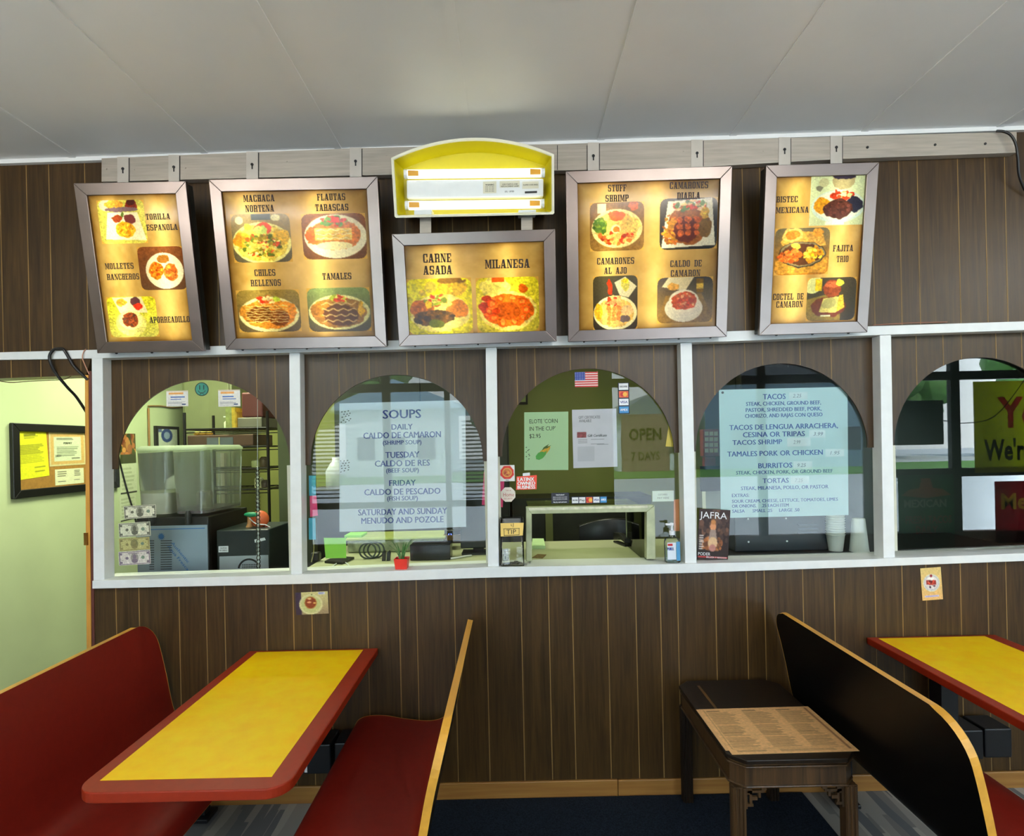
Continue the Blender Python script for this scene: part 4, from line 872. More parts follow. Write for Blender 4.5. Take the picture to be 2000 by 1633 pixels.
    print_mesh('parchment_panel', pl, pa0, pb0, pa1, pb1, base, back_m, t_, -.012, skip=skip)
    for s, x0_, x1_, yy, cap in words:
        mb = MB(); slab_text(mb, pl, s, x0_, x1_, yy, cap, -.0108); mb.build('dish_name', brown_ink, t_)
    for x0_, x1_ in straps:
        WP = wallplane(-.0475); xm = (x0_+x1_)/2; ytop = interp(RL_T, xm)-1; ybot = (interp([(TL[0], TL[1]), (TR[0], TR[1])], xm))+26
        mb = MB().slab(WP, WP.pxs([(x0_, ybot), (x1_, ybot), (x1_, ytop), (x0_, ytop)]), -.002, 0)
        q = P(xm, ybot-4, -.0475); d_ = pl.at(*pl.px(xm, ybot-4), -D-.001)
        mb.box(q.x-.018, q.x+.018, min(d_.y, -.048), -.0475, q.z-.012, q.z+.002)
        s_ = mb.build('hanger_strap', pm('strap_steel', (206, 198, 186), .4, .5, var=.08), t_)
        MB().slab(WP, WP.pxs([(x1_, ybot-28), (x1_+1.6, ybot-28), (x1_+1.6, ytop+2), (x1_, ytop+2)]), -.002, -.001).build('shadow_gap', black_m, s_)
        c = WP.px(xm, (ytop+interp(RL_B, xm))/2+2); MB().slab(WP, arc(c[0], c[1]+.006, .007, 0, 330, 11), 0, .002).slab(WP, [(c[0]-.003, c[1]-.016), (c[0]+.003, c[1]-.016), (c[0]+.003, c[1]+.004), (c[0]-.003, c[1]+.004)], 0, .001).build('keyhole_screw', black_m, s_)
# white edging strips inside the small board
# ------------------------------------------------------------------ arched lamp box
yt, yb = -.215, -.16
LP = Plane(P(769.6, 427, yb), P(1084, 420, yb)-P(769.6, 427, yb), P(765, 307.6, yt)-P(769.6, 427, yb))
lbx = thing('arched_lamp', LP.at(.35, 0, -.06), 'yellow arched sign lamp with two lit tubes, open at the front, at top centre', 'lamp')
O = [LP.px(*q) for q in ((769.6, 427), (1084, 420), (1085, 300.5), (920, 267.6), (765, 307.6))]
wB = O[1][0]; hS = (O[2][1]+O[4][1])/2; hA = O[3][1]
def lamp_outline(i, extra=0.0):
    w0, w1 = i, wB-i; cx_ = wB/2; sag = hA-hS; half = wB/2
    Rr = (half*half+sag*sag)/(2*sag); cz_ = hA-Rr
    hw = half-i; rr = Rr-i; pts = []
    c = .02
    pts += [(w0+c*.3, i), (w1-c*.3, i), (w1, i+c*.3)]
    a1 = math.acos(min(1, hw/rr)); N_ = 28
    for k in range(N_+1):
        a = a1+(math.pi-2*a1)*k/N_; pts.append((cx_+rr*math.cos(a), cz_+rr*math.sin(a)))
    pts.append((w0, i+c*.3))
    return pts
yel_m = pm('yellow_plastic_shell', (196, 182, 12), .35, var=.04); rim_m = pm('cream_plastic_rim', (226, 222, 196), .4, var=.04)
rings = [[LP.at(a, b_, o) for a, b_ in lamp_outline(i)] for i, o in ((.022, -.125), (.004, -.004), (.003, 0))]
n_ = len(rings[0]); mb = MB()
mb.loft(rings, caps=False, smooth=False); mb.build('outer_shell', rim_m, lbx)
r2 = [[LP.at(a, b_, o) for a, b_ in lamp_outline(i)] for i, o in ((.003, 0), (.012, 0), (.015, -.006))]
MB().loft(r2, caps=False, smooth=False).build('rim', rim_m, lbx)
r3 = [[LP.at(a, b_, o) for a, b_ in lamp_outline(i)] for i, o in ((.015, -.006), (.036, -.112))]
mb = MB().loft(r3, caps=False, smooth=False); mb.add(r3[1], [list(range(n_))]); mb.build('inner_shell', yel_m, lbx)
mb = MB().add([LP.at(a, b_, -.125) for a, b_ in lamp_outline(.022)], [list(range(n_-1, -1, -1))]); mb.build('back_plate', rim_m, lbx)
LQ = Plane(LP.at(0, 0, -.06), LP.ex, LP.ez)
def lq(*pts): return [LQ.px(*q) for q in pts]
bal = MB().slab(LQ, lq((795, 388), (1061, 384), (1061, 350), (795, 353)), -.048, .012).build('ballast_cover', white_m, lbx, bev=.004)
LQ2 = Plane(LP.at(0, 0, -.0478), LP.ex, LP.ez)
mb = MB().slab(LQ2, LQ2.pxs([(943.5, 378), (969.5, 377), (969.5, 354), (943.5, 355)]), 0, .0012).slab(LQ2, LQ2.pxs([(976, 366.5), (1015, 366), (1015, 353), (976, 354)]), 0, .0012).slab(LQ2, LQ2.pxs([(1020, 369), (1052, 368), (1052, 354), (1020, 355)]), 0, .0012)
mb.build('warning_sticker', pm('sticker_cream', (214, 210, 186), .5), bal)
mb = MB()
text(mb, LQ2, 'WARNING', 948, 965, 361, 3, .0016, .02)
for k in range(4): text(mb, LQ2, 'RISK OF FIRE', 948, 965, 365+k*3, 1.6, .0016)
text(mb, LQ2, 'USE F24T12 CW', 981, 1011, 360, 3, .0016); text(mb, LQ2, 'REPLACEMENT LAMP', 979, 1013, 364, 2.6, .0016)
text(mb, LQ2, 'FLAMES CODE BASIC', 1022, 1051, 361, 2.6, .0016); text(mb, LQ2, '(UL)   LISTED', 986, 1004, 374, 3, .0016)
mb.build('small_print', black_ink, bal)
mb = MB().slab(LQ2, LQ2.pxs([(1025, 378), (1049, 377), (1049, 373), (1025, 374)]), 0, .0012); mb.build('black_sticker', black_m, bal)
orange_m = pm('amber_clip', (226, 160, 30), .4)
big_tube = emit('lit_lamp_tube', (1.0, 1.0, .80), 1.6)
for y0_, y1_, xa, xb in ((341.5, 338.5, 798, 1056), (402.5, 399, 800, 1055)):
    A_ = LQ.at(*LQ.px(xa, y0_), .01); B_ = LQ.at(*LQ.px(xb, y1_), .01)
    MB().tube([A_, B_], .0195, 14, False).build('lamp_tube', big_tube, lbx)
    d_ = (B_-A_).normalized()
    for e_, s_ in ((A_, 1), (B_, -1)):
        MB().tube([e_ - d_*s_*.012, e_ + d_*s_*.04], .0203, 14, False).build('amber_clip', orange_m, lbx) if False else MB().slab(Plane(e_ + d_*(.002 if s_ > 0 else -.05), d_, LP.ez), [(0, -.012), (.048, -.012), (.048, .010), (0, .012)], .0195, .0225).build('amber_clip', orange_m, lbx)
        q = e_ - d_*s_*.010; MB().tube([q - d_*.008, q + d_*.008], .021, 12, False).build('lamp_holder', white_m, lbx)
for x in (812, 1012): MB().slab(LQ, lq((x, 424), (x+34, 423), (x+34, 413), (x, 414)), -.04, .05).build('mounting_block', white_m, lbx, bev=.003)
WB = wallplane(-.115)
for x in (820, 1018): MB().slab(WB, WB.pxs([(x, 462), (x+22, 461), (x+22, 424), (x, 425)]), -.004, 0).build('support_strap', steel_m, lbx)
MB().box(LP.at(.35, 0).x-.03, LP.at(.35, 0).x+.03, -.1, 0.0, LP.at(0, .12).z, LP.at(0, .16).z).build('wall_arm', steel_m, lbx)

# ------------------------------------------------------------------ loose cords
def cord(name, pts, r, m, label, cat='cord'):
    return tag(MB().tube([P(x, y, d) for x, y, d in pts], r, 8).build(name, m), label, cat)
cord('coaxial_cable', [(172, 742, -.006), (160, 731, -.008), (143.6, 714, -.010), (130, 691, -.022), (123, 682, -.024), (112, 681, -.024), (104, 684, -.025), (97, 695, -.026), (100, 712, -.022), (112, 733, .0), (133, 758, .04), (150, 776.6, .08), (172, 810, .135)], .007, black_m, 'thick black cord looped over the white rail at the doorway')
cord('thin_wire', [(-8, 743, .02), (21, 747, .02), (52, 745, .02), (92, 743, .02), (125, 741, .015), (138, 735, .003)], .0022, pm('brown_wire', (84, 60, 36), .5), 'thin brown wire sagging across the top of the doorway')
cord('pink_cable', [(168, 682, -.016), (163, 688, -.018), (161, 699.5, -.02), (166.5, 714, -.008), (174, 731, -.004)], .0024, pm('pink_wire', (190, 136, 110), .5), 'thin pink cord hanging over the white rail beside the first post')
cord('black_cable', [(1946, 256, -.054), (1960, 257, -.062), (1974, 264, -.07), (1984, 282, -.07), (1988, 310, -.06), (1991, 345, -.04), (2006, 380, -.012)], .006, black_m, 'black cable hanging at the right end of the steel rail')
cord('red_wire', [(1705, 635, -.01), (1752, 632, -.02), (1800, 630, -.022), (1850, 629, -.01)], .0022, pm('red_brown_wire', (150, 96, 76), .5), 'thin reddish wire lying on top of the white rail at right')

# ------------------------------------------------------------------ notice board on the hall wall
HW = Plane((SX, 0, 0), (0, 1, 0), (0, 0, 1))
def on_px(pl, q): return pl.at(*pl.px(*q))
def sheet(name, base, pts, ops, label, cat, seed=0, off=.001, W=70, H=90, m=None, noise=.03, thick=.0008, group=None, parent=None):
    """a printed sheet on a plane from four photo corners: top left, top right, bottom right, bottom left"""
    a, b_, c, d = [on_px(base, q) for q in pts]
    pl = Plane(d, c-d, a-d); w = ((c-d).length+(b_-a).length)/2; h = ((a-d).length+(b_-c).length)/2
    ob = print_mesh(name, pl, 0, 0, w, h, paint(W, H, ops, seed, noise), m or print_m, parent, off, thick=thick)
    if cat: tag(ob, label, cat, group)
    else: ob['label'] = label
    return ob, pl, w, h
a = HW.px(17, 826); d = HW.px(20, 975); b0, b1 = d[1], a[1]; y0_ = (a[0]+d[0])/2; y1_ = y0_+.90
nb = thing('notice_board', (SX, (y0_+y1_)/2, b0), 'black framed cork notice board on the hall wall, seen through the doorway', 'notice board')
f_ = .048; mb = MB()
for q in ([(y0_, b0), (y1_, b0), (y1_-f_, b0+f_), (y0_+f_, b0+f_)], [(y1_, b0), (y1_, b1), (y1_-f_, b1-f_), (y1_-f_, b0+f_)], [(y1_, b1), (y0_, b1), (y0_+f_, b1-f_), (y1_-f_, b1-f_)], [(y0_, b1), (y0_, b0), (y0_+f_, b0+f_), (y0_+f_, b1-f_)]): mb.slab(HW, q, 0, .024)
mb.build('frame', black_m, nb, bev=.004)
MB().slab(HW, [(y0_+.03, b0+.03), (y1_-.03, b0+.03), (y1_-.03, b1-.03), (y0_+.03, b1-.03)], .0005, .008).build('cork_panel', pm('cork', (160, 116, 44), .85, var=.15, scale=60), nb)
HB = Plane((SX+.0085, 0, 0), (0, 1, 0), (0, 0, 1)); gk = (110, 110, 60)
sheet('notice', HB, [(33, 841.5), (95.5, 842), (96, 929), (34.5, 938.5)], [('bg', (226, 226, 44)), ('l', .28, .04, .75, .16, 4, (90, 90, 30)), ('l', .1, .28, .95, .68, 12, (150, 150, 40)), ('l', .55, .76, .9, .8, 1, (140, 140, 40)), ('l', .55, .85, .9, .89, 1, (140, 140, 40))], 'yellow printed notice pinned to the cork board', 'notice', 2)
ob, pl, w, h = sheet('permit', HB, [(96, 843.5), (166.5, 845), (166.5, 907), (97, 911.5)], [('bg', (206, 196, 140)), ('r', .03, .05, .97, .95, (206, 170, 100)), ('r', .12, .14, .88, .86, (206, 216, 176)), ('l', .2, .17, .8, .24, 2, (110, 116, 96)), ('l', .2, .42, .85, .72, 6, (140, 150, 120)), ('l', .6, .76, .85, .82, 1, (110, 110, 90))], 'white permit certificate with tan border pinned to the cork board', 'certificate', 3)
mb = MB(); text(mb, pl, 'PERMIT', w*.38, w*.62, h*.67, h*.06, .0015, .03, True); text(mb, pl, '2021', w*.15, w*.3, h*.3, h*.06, .0015, .03, True); mb.build('lettering', black_ink, ob)
ob['kind'] = 'thing'
sheet('receipt_slip', HB, [(107, 917), (163, 914), (163.5, 943), (108, 948.5)], [('bg', (220, 222, 180)), ('l', .08, .1, .4, .5, 3, (130, 130, 100)), ('l', .66, .08, .92, .5, 4, (110, 110, 90)), ('l', .1, .74, .45, .82, 1, (90, 90, 80)), ('l', .65, .7, .92, .78, 1, (90, 90, 80))], 'small pale slip pinned below the permit on the cork board', 'paper', 5)
# ------------------------------------------------------------------ counter windows: what is stuck on the glass, front and back
GFp, GBp = wallplane(YG-.0022), wallplane(YG+.0052)
def rect(x0, y0, x1, y1, s=-.022):
    k = s*(x1-x0)/2; return [(x0, y0-k), (x1, y0+k), (x1, y1+k), (x0, y1-k)]
def lines(pl_, rows, m, parent, off=.0016, bold=.012):
    mb = MB()
    for s, x0, x1, yc, cap in rows: text(mb, pl_, s, x0, x1, yc, cap, off, bold)
    mb.build('lettering', m, parent)
paper_sheet = thin_film('sign_paper', (216, 224, 232), .3)
def plain_sheet(name, base, pts, m, label, cat, thick=.0008, off=.001, group=None):
    q = base.pxs(pts); return tag(MB().slab(base, q[::-1], off-thick, off).build(name, m), label, cat, group)
# first window
warn = [('bg', (226, 224, 214)), ('r', 0, 0, 1, .06, (206, 190, 160)), ('l', .12, .08, .9, .28, 1, (236, 170, 96)), ('l', .2, .34, .85, .62, 2, (70, 110, 180)), ('l', .08, .68, .9, .95, 4, (170, 170, 170)), ('r', .7, .84, .88, .9, (60, 80, 120))]
sheet('warning_sticker', GFp, rect(325.5, 763, 368, 793.8), warn, 'white warning sticker high on the first arched glass, left of the round sticker', 'sticker', 1, W=50, H=40)
sheet('warning_sticker', GFp, rect(426.8, 761, 469.7, 794), warn, 'white warning sticker high on the first arched glass, right of the round sticker', 'sticker', 2, W=50, H=40)
c = GFp.px(394.3, 760.3); teal = pm('teal_vinyl', (42, 130, 112), .5)
rs = tag(MB().slab(GFp, arc(c[0], c[1], .0345, 0, 351, 40), 0, .001).build('round_sticker', teal), 'round teal sticker with black line face at the top of the first arched glass', 'sticker')
mb = MB(); R_ = .033
def ringseg(mb, pl, cx, cz, r0, r1, a0, a1, off, n=30):
    A = arc(cx, cz, r0, a0, a1, n); B = arc(cx, cz, r1, a0, a1, n)
    mb.add([pl.at(x, z, off) for x, z in A+B], [(i, i+1, n+2+i, n+1+i) for i in range(n)])
ringseg(mb, GFp, *c, .0305, .034, 0, 360, .0014)
ringseg(mb, GFp, *c, .0175, .020, 200, 340, .0014)
for dx in (-.010, .010): mb.flat(GFp, [(c[0]+dx-.002, c[1]-.002), (c[0]+dx+.002, c[1]-.002), (c[0]+dx+.002, c[1]+.020), (c[0]+dx-.002, c[1]+.020)], .0014)
mb.flat(GFp, [(c[0]-.001, c[1]-.016), (c[0]+.012, c[1]-.026), (c[0]+.010, c[1]-.028), (c[0], c[1]-.019), (c[0]-.010, c[1]-.028), (c[0]-.012, c[1]-.026)], .0014)
mb.build('line_face', black_ink, rs)
note = lambda bg, ink: [('bg', bg), ('r', .02, .05, .98, .1, ink), ('r', .02, .9, .98, .95, ink), ('r', .02, .05, .05, .95, ink), ('r', .95, .05, .98, .95, ink), ('s', 40, .5, .5, .46, .42, .025, [bg, tuple(int(v*.88) for v in bg)]), ('e', .5, .5, .12, .38, tuple(int(v*.7) for v in bg)), ('e', .5, .42, .06, .18, ink), ('e', .5, .72, .1, .16, ink), ('e', .26, .5, .05, .1, ink), ('e', .76, .5, .06, .12, (110, 130, 110)), ('l', .3, .12, .7, .2, 1, ink), ('r', .05, .12, .12, .26, ink), ('r', .88, .12, .95, .26, ink), ('r', .05, .74, .12, .88, ink), ('r', .88, .74, .95, .88, ink)]
lab = ['banknote taped in the first window, topmost of the four', 'banknote taped in the first window, second from the top', 'worn tan banknote taped in the first window, third from the top', 'purplish banknote taped in the first window, lowest of the four']
for k, (pts, bg, ink) in enumerate((([(242, 989), (304, 985), (306, 1010), (243, 1014)], (206, 206, 180), (96, 96, 80)), ([(232, 1022), (294, 1019), (295, 1046), (233, 1050)], (200, 202, 176), (90, 92, 78)),
                                  ([(233, 1052), (292.5, 1048.5), (293, 1073), (234, 1077)], (170, 166, 110), (124, 118, 76)), ([(232, 1078), (294, 1074), (295, 1101), (233, 1105)], (196, 190, 180), (112, 100, 112)))):
    sheet('banknote', GFp, pts, note(bg, ink), lab[k], 'banknote', k, W=90, H=40, group='banknotes taped on the first window', noise=.08)
# second window
ss = plain_sheet('soups_sign', GBp, [(663, 788), (909, 781.5), (910.5, 1029), (663, 1039)], paper_sheet, 'white SOUPS sign with blue lettering inside the second arched window', 'sign')
lines(GBp, [('SOUPS', 748, 822, 808.5, 17), ('DAILY', 765, 806, 833.5, 11), ('CALDO DE CAMARON', 710, 861, 849.5, 12), ('(SHRIMP SOUP)', 748, 823, 864, 8.5), ('TUESDAY', 753, 819, 888, 12), ('CALDO DE RES', 732.5, 839.5, 904.5, 12), ('(BEEF SOUP)', 754.5, 818, 918.5, 8.5), ('FRIDAY', 760.5, 812, 943, 11.5), ('CALDO DE PESCADO', 712, 860, 960, 12), ('(FISH SOUP)', 756.5, 816, 973, 8.5), ('SATURDAY AND SUNDAY', 700, 873, 999, 12), ('MENUDO AND POZOLE', 706, 866, 1015.5, 12)], blue_ink, ss, bold=.017)
def dots(pl_, pts, w, h, m, parent):
    mb = MB()
    for x, y in pts:
        a, b_ = pl_.px(x, y); mb.flat(pl_, [(a-w, b_-h*.3), (a, b_-h), (a+w, b_+h*.3), (a, b_+h)], .0017)
    mb.build('dot_marks', m, parent)
rg = random.Random(9)
def cluster(x, y): return [(x+7*i+rg.uniform(-1.5, 1.5)+(j % 2)*3, y+5*j+rg.uniform(-1, 1)-i*1.2) for j in range(5) for i in range(3)]
dots(GBp, cluster(668, 805), .005, .003, black_ink, ss); dots(GBp, cluster(666, 901), .005, .003, black_ink, ss)
cyan_m = pm('cyan_note', (70, 176, 206), .6, var=.03); pink_m = pm('pink_note', (240, 70, 126), .6, var=.03); lime_m = pm('lime_note', (150, 222, 74), .6, var=.03)
plain_sheet('sticky_note', GBp, [(603, 929), (616.7, 929), (617, 968), (604, 968.5)], cyan_m, 'cyan sticky note at the left edge of the second window, above the pink one', 'sticky note')
plain_sheet('sticky_note', GBp, [(605, 969), (618, 968), (621, 1007), (606, 1009.5)], pink_m, 'pink sticky note at the left edge of the second window', 'sticky note')
plain_sheet('sticky_note', GBp, [(603, 1012), (616, 1011.5), (617, 1054), (603.5, 1054)], cyan_m, 'cyan sticky note at the left edge of the second window, below the pink one', 'sticky note')
plain_sheet('sticky_note', GBp, [(632.5, 1050.5), (675.5, 1050.5), (676.5, 1090), (636, 1090.5)], lime_m, 'lime green sticky note under the soups sign', 'sticky note')
plain_sheet('pink_paper', GBp, [(945, 922), (985, 940), (982, 991), (941, 986)], pink_m, 'bright pink paper behind the post between second and third windows', 'paper')
# third window
es = plain_sheet('elote_sign', GBp, [(1024, 805.5), (1110, 804), (1110, 918), (1024, 918.5)], thin_film('pale_green_paper', (206, 232, 190), .3), 'pale green handwritten corn sign in the third arched window', 'sign')
lines(GBp, [("ELOTE 'CORN", 1034, 1089, 822.5, 8), ("IN THE CUP'", 1034, 1085, 837, 8), ('$2.95', 1034, 1056, 851.5, 8)], black_ink, es, bold=0)
q = GBp.px(1061, 884); ca, sa = math.cos(.72), math.sin(.72)
def cobshape(pts): return [(q[0]+(x*ca-y*sa), q[1]+(x*sa+y*ca)) for x, y in pts]
cob = [(.046*math.cos(t), .0145*math.sin(t)) for t in [k*math.pi/14 for k in range(28)]]
MB().slab(GBp, cobshape(cob), .001, .0016).build('corn_kernels', pm('corn_yellow', (226, 170, 50), .6, var=.35, scale=160), es)
MB().slab(GBp, cobshape([(-.048, 0), (-.04, -.013), (-.02, -.019), (.002, -.016), (.02, -.006), (.004, -.002), (.0, .008), (-.02, .016), (-.04, .012)]), .001, .0019).build('corn_husk', pm('corn_green', (84, 164, 70), .6), es)
MB().slab(GBp, cobshape([(.0, .012), (.02, .018), (.05, .012), (.034, .008), (.056, 0), (.03, .002), (.02, .009)]), .001, .002).build('husk_tip', pm('corn_dark', (70, 100, 40), .6), es)
dots(GBp, [(1028+5*(k % 2), 874+4.5*k) for k in range(6)] + [(1031, 880), (1034, 890)], .004, .0025, black_ink, es)
gs = plain_sheet('gift_sign', GBp, [(1117, 800.5), (1203.5, 798), (1206, 911.5), (1120, 914.5)], pm('lilac_white_paper', (222, 214, 224), .55), 'white gift certificates notice in the third arched window', 'sign')
lines(GBp, [('GIFT CERTIFICATES', 1130, 1172, 815, 5.5), ('AVAILABLE', 1131, 1155, 822, 5.5)], pm('grey_ink', (120, 116, 124), .6), gs, bold=.008)
mb = MB(); text(mb, GBp, 'Gift Certificate', 1148, 1185, 850.5, 5, .0016, .02, shear=.3); mb.build('lettering', pm('dark_grey_ink', (84, 84, 90), .6), gs)
MB().slab(GBp, GBp.pxs(rect(1127, 844, 1145, 855)), .001, .0016).build('logo_patch', pm('muted_red_ink', (150, 70, 74), .6, var=.4, scale=150), gs)
MB().slab(GBp, GBp.pxs(rect(1128, 872, 1161, 901)), .001, .0015).build('grey_patch', pm('pale_grey_ink', (206, 200, 210), .6), gs)
mb = MB()
for x0, x1, y in ((1129, 1147, 859), (1129, 1147, 862), (1129, 1147, 865), (1154, 1180, 858), (1154, 1180, 867), (1166, 1188, 868)): mb.slab(GBp, GBp.pxs(rect(x0, y-.4, x1, y+.4)), .001, .0014)
mb.build('small_print', MATS['grey_ink'], gs)
fg, pl, w, h = sheet('flag_sticker', GFp, rect(1123, 726.5, 1168, 756), [('bg', (226, 220, 216))] + [('r', 0, (2*k)/13, 1, (2*k+1)/13, (196, 62, 60)) for k in range(7)] + [('r', 0, 0, .45, 7/13, (48, 66, 140))] + [('r', .04+.075*i-.012, .06+.1*j-.018, .04+.075*i+.012, .06+.1*j+.018, (196, 200, 220)) for i in range(6) for j in range(5)], 'small striped flag sticker at the top of the third arched window', 'sticker', 1, W=91, H=66, noise=.02)
def cards_strip(name, pts, n, vert, label):
    ob, pl, w, h = sheet(name, GFp, pts, [('bg', (34, 40, 60))], label, 'sticker', 1, W=8, H=8, noise=0)
    cols = [((222, 222, 222), 'DISCOVER', black_ink), ((222, 222, 222), 'Pay', black_ink), ((210, 90, 50), '', black_ink), ((226, 226, 230), 'VISA', blue_ink), ((60, 140, 196), 'AMEX', paper_m)]
    if n == 4: cols = [cols[0], cols[2], cols[3], cols[4]]
    mb_ = {}
    for k, (c_, s, m) in enumerate(cols):
        if vert: a0, a1, b1, b0 = w*.08, w*.92, h*(1-k/n)-h*.02, h*(1-(k+1)/n)+h*.02
        else: a0, a1, b0, b1 = w*k/n+w*.012, w*(k+1)/n-w*.012, h*.1, h*.9
        p_ = MB().slab(pl, [(a0, b0), (a1, b0), (a1, b1), (a0, b1)], .001, .0014).build('card_logo', pm('card_%d_%d_%d' % c_, c_, .5), ob)
        mx, my = (a0+a1)/2, (b0+b1)/2
        if s: mb = MB(); text(mb, pl, s, a0+(a1-a0)*.1, a1-(a1-a0)*.1, my, (b1-b0)*(.26 if len(s) > 5 else .36), .0018, .02, True); mb.build('lettering', m, p_)
        else:
            r_ = (b1-b0)*.34
            MB().slab(pl, arc(mx-r_*.6, my, r_, 0, 345, 24), .0014, .0017).build('red_disc', red_ink, p_); MB().slab(pl, arc(mx+r_*.6, my, r_, 0, 345, 24), .0015, .0019).build('orange_disc', pm('disc_orange', (232, 170, 60), .5), p_)
    return ob
cards_strip('card_sticker', rect(1208, 747.6, 1229.7, 808), 4, True, 'upright strip of payment card stickers at upper right of the third window')
cards_strip('card_sticker', rect(1116.5, 969.5, 1185.6, 983.5), 5, False, 'row of payment card stickers just above the pass-through opening')
fs, pl, w, h = sheet('fire_badge_sticker', GFp, rect(976, 908.5, 1005.6, 940), [('bg', (222, 222, 216)), ('p', [(.3, .05), (.7, .05), (.92, .3), (.95, .62), (.7, .86), (.3, .86), (.05, .62), (.08, .3)], (206, 60, 50)), ('e', .5, .46, .32, .29, (206, 160, 80)), ('e', .5, .46, .26, .23, (190, 110, 60)), ('s', 12, .5, .46, .18, .16, .05, [(214, 150, 70), (160, 70, 50)]), ('r', .4, .92, .6, .95, (90, 90, 90))], 'white sticker with a red fire badge emblem beside the third post', 'sticker', 3, W=50, H=54)
lx = plain_sheet('latinx_sticker', GFp, [(1009, 931), (1048.5, 928), (1048, 955.5), (1008, 957)], pm('sticker_red', (226, 70, 46), .5), 'red sticker reading LATINX OWNED BUSINESS at left of the third window', 'sticker')
lines(GFp, [('LATINX', 1011.5, 1043, 936, 7), ('OWNED', 1011, 1045, 944, 7), ('BUSINESS', 1011, 1045, 951.5, 6.5)], white_m, lx, bold=.03)
MB().slab(GFp, GFp.pxs([(1021, 930), (1035, 929), (1035, 923), (1021, 924.5)]), 0, .0012).build('white_tab', white_m, lx)
c = GFp.px(992.4, 966); k8 = arc(c[0], c[1], .039, 22.5, 337.5, 7)
ho = tag(MB().slab(GFp, k8, 0, .001).build('home_sticker', pm('sticker_pink_white', (216, 206, 190), .5)), 'octagonal cream sticker reading Home, below the fire badge sticker', 'sticker')
mb = MB(); text(mb, GFp, 'Home', 983, 1004, 966, 7.5, .0016, .0); text(mb, GFp, 'SECURITY', 984, 1001, 974, 3, .0016, .0); text(mb, GFp, 'Safe at', 988, 998, 957.5, 3, .0016, 0); mb.build('lettering', pm('faded_red_ink', (176, 84, 78), .5), ho)
bs = plain_sheet('black_sticker', GFp, rect(1076.8, 962.5, 1111.5, 983.5), pm('sticker_black', (30, 32, 44), .5), 'small black sticker with white print above the pass-through opening', 'sticker')
mb = MB(); text(mb, GFp, 'Debit Declined?', 1086, 1102, 966.5, 2.2, .0016, .03)
for k in range(3): text(mb, GFp, 'please ask before you order', 1080, 1108, 970.5+k*2.6, 1.5, .0016)
text(mb, GFp, 'Pay by cash and save', 1081, 1107, 980.5, 2.2, .0016, .03); mb.build('lettering', paper_m, bs)
sg = plain_sheet('small_notice', GFp, rect(1274, 958.5, 1316, 979.5), pm('pale_sage_paper', (206, 220, 206), .5), 'small pale notice at lower right of the third window above the sanitizer', 'notice')
lines(GFp, [('CUSTOMERS', 1285, 1303, 966, 3.5), ('PAY HERE', 1284, 1307, 972.5, 4)], pm('faint_ink', (150, 160, 150), .5), sg)
plain_sheet('orange_paper', GBp, [(1316, 976), (1326, 975), (1327, 1037), (1316, 1038)], pm('orange_note', (240, 150, 90), .6), 'orange paper strip at the right edge of the third window', 'paper')
plain_sheet('yellow_note', GBp, [(1306, 831), (1318, 850), (1317, 873), (1300, 872)], pm('yellow_note', (232, 200, 70), .6), 'yellow note at the right edge of the third window', 'sticky note')
# fourth window
ts = plain_sheet('tacos_sign', GBp, [(1404, 761.5), (1655, 755.5), (1657, 1006), (1408, 1012)], thin_film('tacos_paper', (204, 230, 234), .3), 'pale blue TACOS sign with blue lettering inside the fourth arched window', 'sign')
lines(GBp, [('TACOS', 1490, 1534, 774.5, 10.5), ('STEAK, CHICKEN, GROUND BEEF,', 1457, 1603, 787.5, 7.5), ('PASTOR, SHREDDED BEEF, PORK,', 1456.5, 1604, 799.5, 7.5), ('CHORIZO, AND RAJAS CON QUESO', 1455, 1606, 811, 7.5), ('TACOS DE LENGUA ARRACHERA,', 1424.5, 1636, 833, 10), ('CESINA OR TRIPAS', 1451, 1571.5, 848, 10), ('TACOS SHRIMP', 1430.5, 1527, 863.5, 9.5), ('TAMALES PORK OR CHICKEN', 1420.5, 1606.5, 885, 10), ('BURRITOS', 1481, 1547, 909, 10), ('STEAK, CHICKEN, PORK, OR GROUND BEEF', 1437.5, 1626, 921.5, 7), ('TORTAS', 1489.5, 1540, 938.5, 9.5), ('STEAK, MILANESA, POLLO, OR PASTOR', 1447, 1617.5, 952, 7), ('EXTRAS:', 1429.5, 1463, 967.5, 6.5), ('SOUR CREAM, CHEESE, LETTUCE, TOMATOES, LIMES', 1429.5, 1636, 977, 6.3), ('OR ONIONS.    .25 EACH ITEM', 1429.5, 1540, 987.5, 6.3), ('SALSA      SMALL .25     LARGE .50', 1430, 1561, 997, 6.3)], pm('sign_blue_ink', (18, 62, 140), .5), ts, bold=.017)
for s, x0, x1, y0, y1, tx0, tx1 in (('2.25', 1541, 1577, 766, 780, 1548, 1565), ('3.99', 1580, 1612, 840, 855, 1588, 1607), ('2.99', 1537, 1583, 855, 872, 1549, 1563), ('1.95', 1612, 1648, 877, 892, 1621, 1640), ('9.25', 1549, 1586, 901, 916, 1557, 1574), ('7.25', 1544, 1580, 931, 945, 1552, 1568)):
    p_ = MB().slab(GBp, GBp.pxs(rect(x0, y0, x1, y1)), .001, .0017).build('price_label', pm('price_paper', (206, 222, 226), .5), ts)
    mb = MB(); text(mb, GBp, s, tx0, tx1, (y0+y1)/2, 7, .0022, -.004, shear=.25); mb.build('lettering', pm('pen_ink', (90, 100, 120), .6), p_)
for x, y in ((1411, 767), (1649, 762)):
    q = GBp.px(x, y); MB().slab(GBp, arc(q[0], q[1], .006, 0, 330, 11), .001, .004).build('suction_hook', black_m, ts)
